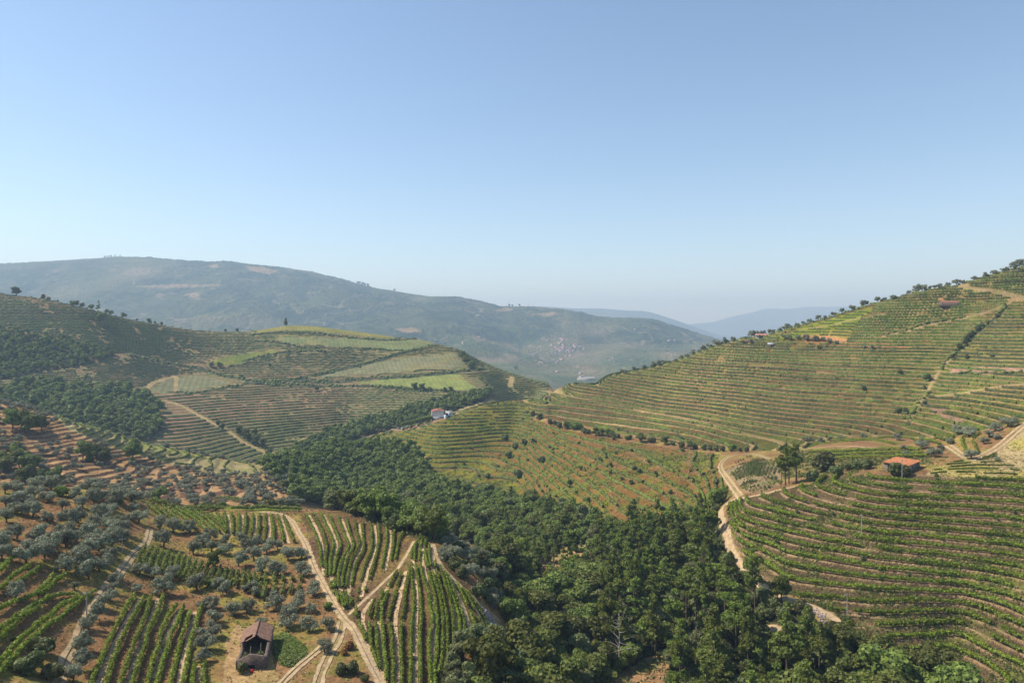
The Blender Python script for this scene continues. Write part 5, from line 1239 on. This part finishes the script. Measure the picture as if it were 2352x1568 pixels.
# far side of the near grove, filled where single crowns can no longer be read
fill('olive', [(0,1125),(120,1120),(250,1112),(330,1150),(335,1200),(270,1215),(0,1250)], 150, 260, 48, (3.8,5.0), (lambda x, y, h=4, w_=1: '%s olive of the dense grove, %s' % ('big' if h > 4.5 else 'small' if h < 4 else 'round', near_lm2(x, y))), 'olive trees of the dense grove', seed=3)
fill('olive', [(0,1240),(250,1215),(300,1260),(240,1330),(160,1330),(60,1320),(0,1310)], 120, 200, 12, (3.8,4.8), (lambda x, y, h=4, w_=1: '%s olive of the dense grove, %s' % ('big' if h > 4.5 else 'small' if h < 4 else 'round', near_lm2(x, y))), 'olive trees of the dense grove', seed=4)
# dry olive terraces behind the grove
fill('oak', [(0,1090),(70,1088),(80,1065),(40,1040),(0,1045)], 300, 460, 7, (7,10), 'dark evergreen oak at the edge of the dry olive terraces', 'dark oaks on the dry terraces', seed=5)
for X, Y, w_, lb in ((190,1052,36,'dark oak in the clump below the ridge vineyard, first of three'),(213,1056,40,'dark oak in the clump below the ridge vineyard, tallest and middle of three'),(240,1062,34,'dark oak in the clump below the ridge vineyard, last of three'),(307,1052,42,'dark oak standing alone below the ridge vineyard'),(66,992,44,'dark oak in the pair at the top of the dry terraces, larger'),(95,990,34,'dark oak in the pair at the top of the dry terraces, smaller'),(28,985,44,'dark oak at the top corner of the dry terraces'),(58,1108,38,'low dark oak at the foot of the dry terraces'),(90,1110,30,'small dark oak at the foot of the dry terraces'),(128,1116,40,'broad dark oak just above the near olive grove')):
    tree_at('oak', X, Y, w_, lb, 'dark oaks on the dry terraces', dmin=300, ratio=1.15, solo=True)
tree_at('lime', 366, 1152, 36, 'bright lime-green tree at the corner of the crest vineyard', 'bright trees among the olives', dmin=180, solo=True)
tree_at('limebush', 205, 1056, 20, 'small yellow-green tree on the dry olive terraces', 'bright trees among the olives', dmin=300, solo=True)
tree_at('limebush', 303, 1062, 20, 'small lime bush beside the lone dark oak', 'bright trees among the olives', dmin=300, solo=True)
tree_at('limebush', 144, 1140, 32, 'lime-green bush behind the near olive grove', 'bright trees among the olives', dmin=150, solo=True)
tree_at('limebush', 278, 1157, 16, 'small green bush beside the crest vineyard corner', 'bright trees among the olives', dmin=150, solo=True)
fill('olive', mA & ~mAV & (PX < 420), 325, 450, 190, (3.0,4.8), 'small olive tree on the dry ochre terraces', 'olive trees on the dry terraces', rsep=.40, seed=6)
fill('olive', mA & ~mAV & (PX >= 420), 325, 450, 130, (3.0,4.6), 'small olive tree on the bare slope behind the crest vineyard', 'olive trees on the bare slope', rsep=.36, seed=7)
# single bushes and trees near the ruin
for X, Y, w_, kd, lb in ((784,1549,36,'bush','green bush between the main track and the rutted track, first'),(811,1545,38,'bush','green bush beside the main track at the picture edge'),(838,1564,24,'bush','small round bush on the verge of the main track'),(752,1398,26,'limebush','dark green bush pressed against the main track bend'),(802,1490,28,'rust','rust-coloured dry bush between the two tracks'),(790,1502,22,'rust','smaller rust-coloured bush between the two tracks'),
   (484,1345,24,'limebush','bright bush below the short vine strip'),(72,1545,70,'bush','broad green bush on the corner terraces'),(100,1500,60,'bush','tall green bush beside the diagonal vine rows'),(120,1560,60,'bush','green bush at the foot of the dirt lane'),(32,1470,14,'limebush','tiny green bush between diagonal vine rows')):
    tree_at(kd, X, Y, w_, lb, 'bushes along the near tracks', dmin=90, solo=True, ratio=.8)
tree_at('oak', 492, 1306, 36, 'dark green tree between the olives and the short vine strip', 'bright trees among the olives', dmin=120, solo=True, ratio=1.2)

# pines and oaks one can name
def pine(X, Y, hpx, lb, grp, dmin=100, pr=None, w_=1.0, foot_d=None):
    h_ = hit(X, Y, dmin) if foot_d is None else ((X - CX) / FP * foot_d, foot_d)
    if h_: put('pine', h_[0], h_[1], hpx / FP * h_[1], lb, grp, w_=w_, solo=True, proto=pr)
pine(1038,1159,76,'tall slender pine rising alone above the gully oaks','landmark pines',250,1, foot_d=345)
pine(1456,1219,72,'tall pine against the dry middle slope','landmark pines',250,0, foot_d=300)
pine(1476,1222,36,'short pine beside the tall one below the dry slope','landmark pines',250,2, foot_d=302)
pine(1804,1115,86,'first tall pine of the clump by the road','pines of the roadside clump',220,0,1.35)
pine(1812,1110,84,'middle tall pine of the clump by the road','pines of the roadside clump',220,0,1.2)
pine(1829,1110,90,'bushiest tall pine of the clump by the road','pines of the roadside clump',220,0,1.5)
pine(1795,1112,60,'shortest pine of the clump by the road','pines of the roadside clump',220,1)
for X, Y, w_, lb in ((1892,1082,66,'large round evergreen beside the roadside pines'),(1868,1104,34,'dark bush between the pines and the road'),(1920,1092,38,'grey-green bush behind the road, nearest the round evergreen'),(1947,1080,32,'low bush between the round evergreen and the barn'),(1968,1078,34,'silvery bush on the bank before the barn'),(1990,1076,38,'pale silvery bush left of the barn'),(2055,1090,42,'fig bush in front of the barn wall'),(2078,1090,36,'second fig bush at the barn corner')):
    tree_at('bush', X, Y, w_, lb, 'bushes around the barn', dmin=190, solo=True, ratio=.8)
for i, (X, Y, w_) in enumerate([(2231,1054,28),(2184,1020,20),(2162,1034,18),(2148,1052,28),(2140,1048,24),(2225,1002,30),(2272,1005,22),(2285,990,26),(2316,980,34),(2118,1030,30),(2079,1034,18),(2083,1050,20),(2200,996,26),(2262,1020,20),(2288,1008,18),(2290,1058,14)]):
    tree_at('olive', X, Y, w_, 'olive tree on the knoll around the curved vine rows, %s from the pale path' % (ordn(i) if i else 'nearest'), 'olive trees on the knoll', dmin=200, ratio=.9, solo=True)
for i, (X, Y, w_) in enumerate([(1849,1013,13),(1863,1013,14),(1886,1015,15),(1907,1013,14),(1930,1011,15),(1981,1009,18),(2060,1011,20),(2120,1014,16)]):
    tree_at('olive', X, Y, w_, 'olive tree lining the foot of the long slope, %s from the track bend' % (ordn(i) if i else 'first'), 'olive trees at the foot of the long slope', dmin=330, ratio=.95, solo=True)
# skyline of the long slope
Z3 = [(1040,1172,40),(1075,1177,30),(1140,1162,45),(1235,1142,38),(1315,1122,55),(1360,1118,52),(1405,1100,45),(1440,1106,30),(1545,1067,45),(1590,1047,38),(1643,1018,54),(1700,1005,25),(1735,992,55),(1790,975,50),(1850,950,68),(1885,940,50),(1930,920,60),(1990,908,45)]
Z4b = [(20,902,70),(60,882,60),(120,872,60),(175,867,50),(205,837,45),(260,812,42),(300,802,45),(335,797,60),(410,778,42),(465,752,38),(515,738,42),(590,718,52),(648,697,34),(722,677,45),(797,660,50),(878,628,58),(980,608,70),(1100,578,55),(1150,567,45),(1230,548,50),(1365,499,40),(1430,487,80),(1475,475,80),(1550,447,42),(1585,437,40),(1625,417,45),(1695,402,50),(1770,387,60),(1820,367,50),(1918,345,40),(2025,318,50),(2080,305,42),(2115,298,42),(2165,285,38),(2195,280,40),(2260,267,70),(2310,255,80),(2340,240,70)]
sk = [(1148.4 + x / 3.7236, 545.5 + y / 3.7236, w_ / 3.7236) for x, y, w_ in Z3] + [(1720.4 + x / 3.7236, 545.5 + y / 3.7236, w_ / 3.7236) for x, y, w_ in Z4b]
def sky_d(X):
    """distance and height of the land's edge against the sky on this column"""
    j = int(np.clip(np.searchsorted(us, (X - CX) / FP), 0, NC - 1)); i0, i1_ = np.searchsorted(ys, [330, 1020])
    i = i0 + int(np.argmin(PYT[i0:i1_, j])); return ys[i], PYT[i, j]
for i, (X, Y, w_) in enumerate(sk):
    d_, _ = sky_d(X); wid = w_ / FP * d_
    put('olive', (X - CX) / FP * d_, d_ - .5, wid / 1.12 * 1.05, 'round olive tree on the skyline of the long slope, %s from the saddle' % (ordn(i) if i else 'first'), 'olive trees along the skyline', w_=1 / 1.0, solo=True)
for i, (x, y, w_) in enumerate([(300,865,45),(350,870,50),(415,865,45),(490,875,65),(565,880,60),(630,880,45),(690,897,50),(750,907,40),(985,945,36),(1055,950,40),(1110,945,30),(1230,965,36)]):
    tree_at('olive', 1720.4 + x / 3.7236, 545.5 + y / 3.7236, w_ / 3.7236, 'olive tree on the bare red bank under the skyline, %s from the grey hut' % (ordn(i) if i else 'first'), 'olive trees on the red bank', dmin=380, solo=True)
# scrub down the stepped path of the long slope
for i, (x, y, w_) in enumerate([(2190,590,30),(2120,680,35),(2040,740,40),(1990,765,50),(1960,790,60),(1915,830,45),(1890,855,60),(1860,890,60),(1840,920,55),(1800,950,55),(1760,980,40),(1740,1030,45),(1860,1030,40),(2080,1030,50),(1520,1215,90),(1500,1290,40),(1290,1170,60),(980,1300,50),(1280,1490,70),(1340,1500,60),(1500,1420,40),(480,1220,50),(600,955,50)]):
    tree_at('bush', 1720.4 + x / 3.7236, 545.5 + y / 3.7236, w_ / 3.7236, 'dark shrub beside the stepped path of the long slope, %s from its top' % (ordn(i) if i else 'first'), 'shrubs on the long slope', dmin=330, solo=True)
# hedge between the dry slope and the long slope
hg = [(0,280,80,0),(60,290,70,0),(110,320,90,0),(200,335,130,1),(280,345,130,1),(340,340,110,1),(400,385,90,0),(450,395,80,0),(540,415,110,0),(600,420,110,0),(690,430,110,0),(750,440,80,0),(800,445,80,0),(900,465,70,1),(940,460,70,0),(1070,490,120,0),(1180,500,90,0),(1220,500,80,0),(1350,520,110,0),(1440,530,70,0),(1550,565,100,0),(1650,575,110,0),(1720,575,60,0),(1810,585,90,0),(1880,590,80,0),(1950,600,90,0),(2030,600,80,0),(2150,595,120,1),(2240,605,60,0),(2310,610,80,0)]
for i, (x, y, w_, br) in enumerate(hg):
    tree_at('limebush' if br else ('oak' if w_ > 100 else 'bush'), 1263.3 + x / 5.12, 918.7 + y / 5.12, w_ / 5.12, '%s in the hedge line below the long slope, %s from its left end' % ('bright bush' if br else 'dark shrub', ordn(i) if i else 'first'), 'shrubs of the overgrown hedge line', dmin=330, solo=True, ratio=.9)
for i, (x, y, w_) in enumerate([(810,345,50),(910,372,45),(990,385,40),(1180,400,40),(1330,430,36),(1540,445,55),(1620,465,34)]):
    tree_at('olive', 1263.3 + x / 5.12, 918.7 + y / 5.12, w_ / 5.12, 'small olive above the hedge line of the long slope, %s from its left end' % (ordn(i) if i else 'first'), 'olives above the hedge line', dmin=330, solo=True)
# bushes scattered over the dry middle slope
bs = [(1308,1110,22),(1262.,1028,12),(1270,1032,10),(1415,1040,12),(1380,1058,14),(1393,1052,12),(1402,1068,16),(1450,1036,12),(1378,1055,16),(1402,1086,14),(1457,1078,18),(1469,1085,18),(1490,1062,14),(1506,1088,16),(1450,1109,18),(1476,1109,16),(1428,1100,14),(1617,1088,12),(1645,1110,22),(1334,1078,16),(1350,1105,14),(1190,1095,32),(1168,1050,26),(1160,1010,26),(1205,1020,24),(1212,1058,12),(1143,1075,16),(1120,1098,20),(1225,1018,20),(1240,962,24),(1224,952,18),(1330,1020,14),(1560,1080,12),(1350,1150,20),(1245,1060,26),(1183,1030,24),(1140,1130,18),(1100,1095,12),(1066,1066,10),(1080,1030,10),(1540,1130,16),(1595,1140,16),(1590,1100,12)]
for i, (X, Y, w_) in enumerate(bs):
    tree_at('bush', X, Y, w_ * .78, 'small shrub on the dry middle slope', 'shrubs on the dry middle slope', dmin=290, ratio=.95)
fill('bush', mD & (road_d > 2), 300, 640, 22, (1.2,2.6), 'small shrub on the dry middle slope', 'shrubs on the dry middle slope', seed=21)
fill('bush', mC, 130, 262, 45, (.8,1.5), 'low green shrub between the vines of the terrace hill', 'low shrubs on the terrace hill', seed=22)
tree_at('oak', 1795.5, 1385, 46, 'slim dark oak overhanging the road on the terrace hill side', 'roadside oaks', dmin=120, solo=True, ratio=1.5)
tree_at('oak', 1650, 1165, 44, 'round oak at the bend of the road below the pines', 'roadside oaks', dmin=250, solo=True)

# far slope: cypress, ridge trees, woods
d_, _ = sky_d(657); put('cypress', (657 - CX) / FP * d_, d_ - 1, 11.5, 'solitary dark cypress on the very top of the hazy hill', None, solo=True, w_=1.1)
for i, (x, y, w_, kd) in enumerate([(145,520,100,'oak'),(375,540,60,'bush'),(420,550,50,'bush'),(500,565,30,'bush'),(620,590,60,'oak'),(660,595,60,'oak'),(710,605,55,'oak'),(785,630,60,'oak'),(845,640,40,'pine'),(915,655,50,'oak'),(955,665,50,'oak'),(1060,700,60,'oak'),(1175,715,30,'bush'),(1275,740,55,'oak'),(1330,745,35,'oak'),(1385,758,45,'bush'),(1930,810,40,'bush'),(2030,805,40,'bush')]):
    X = x / 3.7236; d_, _ = sky_d(X); wid = w_ / 3.7236 / FP * d_
    put(kd, (X - CX) / FP * d_, d_ - 1, .82 * wid / {'oak': 1.0, 'bush': 1.2, 'pine': .35}[kd], 'tree on the skyline of the hazy slope, %s from the picture edge' % (ordn(i) if i else 'first'), 'skyline trees of the hazy slope', solo=True)
for i, (X, Y, w_, kd) in enumerate([(230,740,24,'oak'),(486,842,12,'oak'),(504,844,14,'oak'),(554,868,10,'oak'),(1062,826,22,'oak'),(1070,836,20,'oak'),(1082,845,18,'oak'),(953,893,15,'oak'),(970,895,14,'oak'),(988,897,10,'oak'),(1022,899,10,'oak'),(1035,900,12,'oak'),(1021,790,6,'bush'),(1004,788,8,'bush'),(1185,848,10,'oak'),(585,997,14,'oak'),(500,975,12,'bush'),(510,985,16,'bush'),(549,995,16,'oak'),(562,1003,20,'oak'),(570,1010,18,'oak'),(587,1018,20,'oak'),(603,1025,18,'oak'),(618,1045,16,'oak'),(728,896,12,'bush'),(620,840,8,'bush')]):
    tree_at(kd, X, Y, w_, 'single tree beside the tracks of the hazy slope, %s in order' % (ordn(i) if i else 'first'), 'single trees on the hazy slope', dmin=500, solo=True)
fill('oak', W_F2, 500, 780, 230, (7,12), 'blue-green oak in the shaded wood at the foot of the hazy slope', 'trees of the shaded wood', rsep=.30, seed=31)
fill('pine', W_F2, 500, 780, 40, (11,15), 'blue-green pine in the shaded wood at the foot of the hazy slope', 'pines of the shaded wood', rsep=.22, seed=32, w_=1) if False else None
fill('oak', W_F1, 560, 1000, 190, (5,9), 'dusky oak in the scrub wood high on the hazy slope', 'trees of the scrub wood', rsep=.32, seed=33)
fill('bush', W_F1, 560, 1000, 160, (2.5,4), 'scrub bush in the wood high on the hazy slope', 'bushes of the scrub wood', rsep=.5, seed=34)
fill('oak', W_FFOOT, 540, 820, 200, (6,10), 'evergreen oak in the valley wood behind the white house', 'trees of the valley wood', rsep=.30, seed=35)
# gully wood: oaks, pines, lighter trees
notopen = lambda x, y: not bil(OPEN.astype(float), x, y) > .3
gl = lambda X: X
WG = region(W_GULLY, 100, 700)
CL = OPEN & (PX < 1380)
fill('pine', CL, 150, 300, 9, (8,12), 'slim pine standing in the grassy clearing of the gully', 'pines of the clearing', rsep=.3, seed=81)
fill('bush', CL, 150, 300, 30, (1,2.4), 'low shrub on the grass of the gully clearing', 'shrubs of the clearing', rsep=.35, seed=82)
fill('limebush', WG & (YY < 300), 100, 300, 14, (4,7), 'light green bushy tree among the gully oaks', 'light green trees of the gully wood', rsep=.3, seed=47, cond=notopen)
fill('olive', [(1005,1245),(1060,1235),(1110,1250),(1130,1300),(1135,1360),(1160,1400),(1150,1425),(1100,1360),(1050,1300)], 150, 262, 14, (2.8,4.0), 'grey olive tree on the gully edge beside the spur vineyard', 'olive trees on the gully edge', rsep=.4, seed=51)
fill('pine', WG & (PX > 1380) & (PX < 1900) & (PY > 1230), 100, 330, 80, (12,18), glab('pine'), 'pines of the gully wood', rsep=.20, seed=41, wr=(.85,1.3), cond=notopen)
fill('pine', WG & (PX > 1150) & (PX < 1420) & (PY < 1350), 100, 330, 16, (9,13), glab('slim pine'), 'pines above the clearing', rsep=.25, seed=42)
PZ = (PX > 1400) & (PX < 1760) & (PY > 1235)
fill('oak', WG & (YY < 235) & PZ, 100, 235, 90, (4,6.5), glab('evergreen oak'), 'oaks of the gully wood', rsep=.27, seed=48, cond=notopen, wr=(.9,1.25))
fill('oak', WG & (YY < 235) & ~PZ, 100, 235, 150, (5.5,11.5), glab('evergreen oak'), 'oaks of the gully wood', rsep=.27, seed=43, cond=notopen, wr=(.9,1.25))
EDGE1 = [(1010,1240),(1090,1250),(1130,1300),(1165,1370),(1190,1430),(1168,1485),(1152,1440),(1125,1398),(1070,1345),(1015,1285)]
EDGE2 = [(1120,1452),(1060,1500),(1035,1568),(1020,1640),(1100,1620),(1128,1520),(1170,1485),(1145,1450)]
fill('bush', EDGE1, 130, 262, 50, (2,3.4), 'scrubby bush on the steep edge between spur vineyard and wood', 'bushes of the spur edge', rsep=.4, seed=71)
fill('olive', EDGE1, 130, 262, 18, (3,4.2), 'grey olive tree on the gully edge beside the spur vineyard', 'olive trees on the gully edge', rsep=.4, seed=72)
fill('holm', EDGE2, 100, 200, 16, (4,6), 'grey-green oak overhanging the lowest spur rows', 'oaks by the lowest spur rows', rsep=.34, seed=73)
fill('mid', WG & (YY < 420), 100, 420, 110, (5,10), glab('light green tree'), 'light green trees of the gully wood', rsep=.26, seed=63, cond=notopen, wr=(.8,1.2))
fill('holm', WG & (YY < 235), 100, 235, 150, (5,9), glab('grey-green oak'), 'grey-green oaks of the gully wood', rsep=.24, seed=53, cond=notopen, wr=(.9,1.2))
fill('oak', WG & (YY >= 235) & (YY < 420), 230, 420, 250, (6.5,10), glab('evergreen oak'), 'oaks of the gully wood', rsep=.27, seed=44, wr=(.9,1.25), cond=notopen)
fill('holm', WG & (YY >= 235) & (YY < 420), 230, 420, 150, (5.5,9), glab('grey-green oak'), 'grey-green oaks of the gully wood', rsep=.25, seed=54, wr=(.9,1.25), cond=notopen)
fill('oak', WG & (YY >= 420), 420, 700, 380, (6,10), glab('evergreen oak'), 'oaks of the gully wood', rsep=.28, seed=45)
fill('bush', WG & (YY < 230), 100, 230, 260, (2.5,5), glab('shrub'), 'shrubs of the gully wood', rsep=.2, seed=46, cond=notopen)
for X, Y, hp, lb in ((1420,1545,130,'leaning dead tree with bare branches at the gully bottom'),(1600,1500,70,'grey leafless tree beneath the tall pines'),(1432,1500,110,'bare thin dead tree left of the eroded clearing'),(1510,1440,60,'small dead tree on the gully bank')):
    h_ = hit(X, Y, 100)
    if h_: put('dead', h_[0], h_[1], hp / FP * h_[1] * 1.1, lb, 'dead trees in the gully', solo=True)
# olives on the gully edge beside the spur
# distant pines on the mountain skyline
for i, (X, hh) in enumerate([(240,14),(246,12),(254,13),(262,12),(275,11),(820,18),(826,18),(832,20),(838,18),(845,18),(905,16),(1168,14),(1176,14),(1192,14)]):
    j = int(np.searchsorted(us, (X - CX) / FP)); i0, i1_ = np.searchsorted(ys, [2500, 6000]); i = i0 + int(np.argmin(PYT[i0:i1_, j]))
    put('bush', us[j] * ys[i], ys[i], hh, 'tiny tree against the sky on the blue mountain', 'skyline trees of the blue mountain')
# low growth on the near ground
def tufts(mask, n, size, mat, name, hgt, seed=0, cond=None, per=4, up=0):
    ii, jj = np.nonzero(mask); wgt = (np.gradient(ys)[ii] * ys[ii] * np.gradient(us)[jj]); wgt /= wgt.sum()
    rg = np.random.default_rng(seed); t = rg.choice(len(ii), size=n, p=wgt)
    y = ys[ii[t]] + rg.uniform(-.3, .3, n); x = us[jj[t]] * y + rg.uniform(-.2, .2, n)
    keep = (bil(road_d, x, y) > .3) & (fbm(x, y, 5., 2, 90 + seed) > rg.uniform(-.5, .4, n)); x, y = x[keep], y[keep]; n = len(x)
    x = np.repeat(x, per) + rg.normal(0, size * 1.1, n * per); y = np.repeat(y, per) + rg.normal(0, size * 1.1, n * per)
    c = np.stack([x, y, zat(x, y) + rg.uniform(.1, 1, n * per) * hgt], 1)
    g = Geo(); nn = rg.normal(size=c.shape); nn[:, 2] = nn[:, 2] * .5 + up; g.cards(c, nn, size, .6, rg)
    tag(link(name, g.mesh(name), mat), kind='stuff')
nearm = (YY > 92) & (YY < 262) & (PY < 1700) & (PX > -150) & (PX < 2500) & ~wood
tufts(nearm & ~mC & ~SPUR & ~mGR, 16000, .16, L_dry, 'dry_grass', .25, 1)
tufts(nearm & mC & tr, 9000, .15, L_dry, 'dry_grass', .2, 2)
tufts(nearm & mC & (n1 > -.1), 22000, .19, L_weed, 'weeds', .35, 3)
tufts(nearm & ~mC & (n2 > .0), 6000, .16, L_weed, 'weeds', .25, 4)
tufts(mGR, 1800, .2, L_lime, 'bramble_undergrowth', .25, 5, up=1.6)
tufts(mGR, 900, .2, L_weed, 'bramble_undergrowth', .3, 25, up=1.6)
tufts(mYB, 900, .24, L_mid, 'young_vine_foliage', .8, 15)
tufts(region([(1785,1062),(1830,1036),(1960,1032),(2120,1034),(2150,1068),(2030,1064),(1960,1088),(1800,1100)], 230, 420), 2500, .35, L_weed, 'weeds', .5, 16)
tufts(SPUR, 6000, .14, L_dry, 'dry_grass', .2, 6)
tufts(mD, 15000, .32, L_dry, 'dry_grass', .5, 7, per=3)
tufts(mD & (n1 > 0), 12000, .36, L_weed, 'weeds', .6, 8, per=3)
tufts(mE & tr, 16000, .34, L_weed, 'weeds', .5, 9, per=3)
tufts(wood & (YY < 260), 9000, .35, L_bush, 'undergrowth', .9, 10)
g_ = region([(1000,1240),(1150,1240),(1150,1440),(1100,1400)], 150, 270)
flush()
# hedgerow scrub on the far overgrown banks
g = Geo(); rg = np.random.default_rng(99)
for P, hw in BANKP:
    n = int(len(P) * 1.1)
    for _ in range(n):
        p = P[rg.integers(len(P))]; x = p[0] + rg.normal() * hw * .4; y = p[1] + rg.normal() * hw * .4; s = rg.uniform(.8, 2.2) * (.7 if y < 600 else 1)
        g.add(ICO_V * (1 + rg.uniform(-.25, .25, (len(ICO_V), 1))) * (s, s, s * .8) + (x, y, float(zat(x, y)) + s * .3), None, ICO_F)
tag(link('bank_undergrowth', g.mesh('bank_undergrowth'), L_oak), kind='stuff')
HAZE = 1.5e-4
# ---------------------------------------------------------------- haze
M_haze, nt = nmat('haze_air')
pv = N(nt, 'ShaderNodeVolumePrincipled'); pv.inputs['Color'].default_value = (.55, .77, 1.0, 1); pv.inputs['Density'].default_value = HAZE; pv.inputs['Anisotropy'].default_value = .1; pv.inputs['Absorption Color'].default_value = (.25, .25, .25, 1)
o_ = N(nt, 'ShaderNodeOutputMaterial'); nt.links.new(pv.outputs[0], o_.inputs['Volume'])
zb, zt = float(ZT.min()) - 3, float(ZT.max()) + 20
bx = 18900 * 1.2
v = [(x, y, z) for x in (-bx, bx) for y in (-300, 19000) for z in (zb, zt)]
me = mesh_np('haze', np.array(v), np.array([(0,1,3,2),(4,6,7,5),(0,4,5,1),(2,3,7,6),(0,2,6,4),(1,5,7,3)]))
tag(link('haze', me, M_haze), kind='stuff')
print('objects', len(bpy.data.objects))
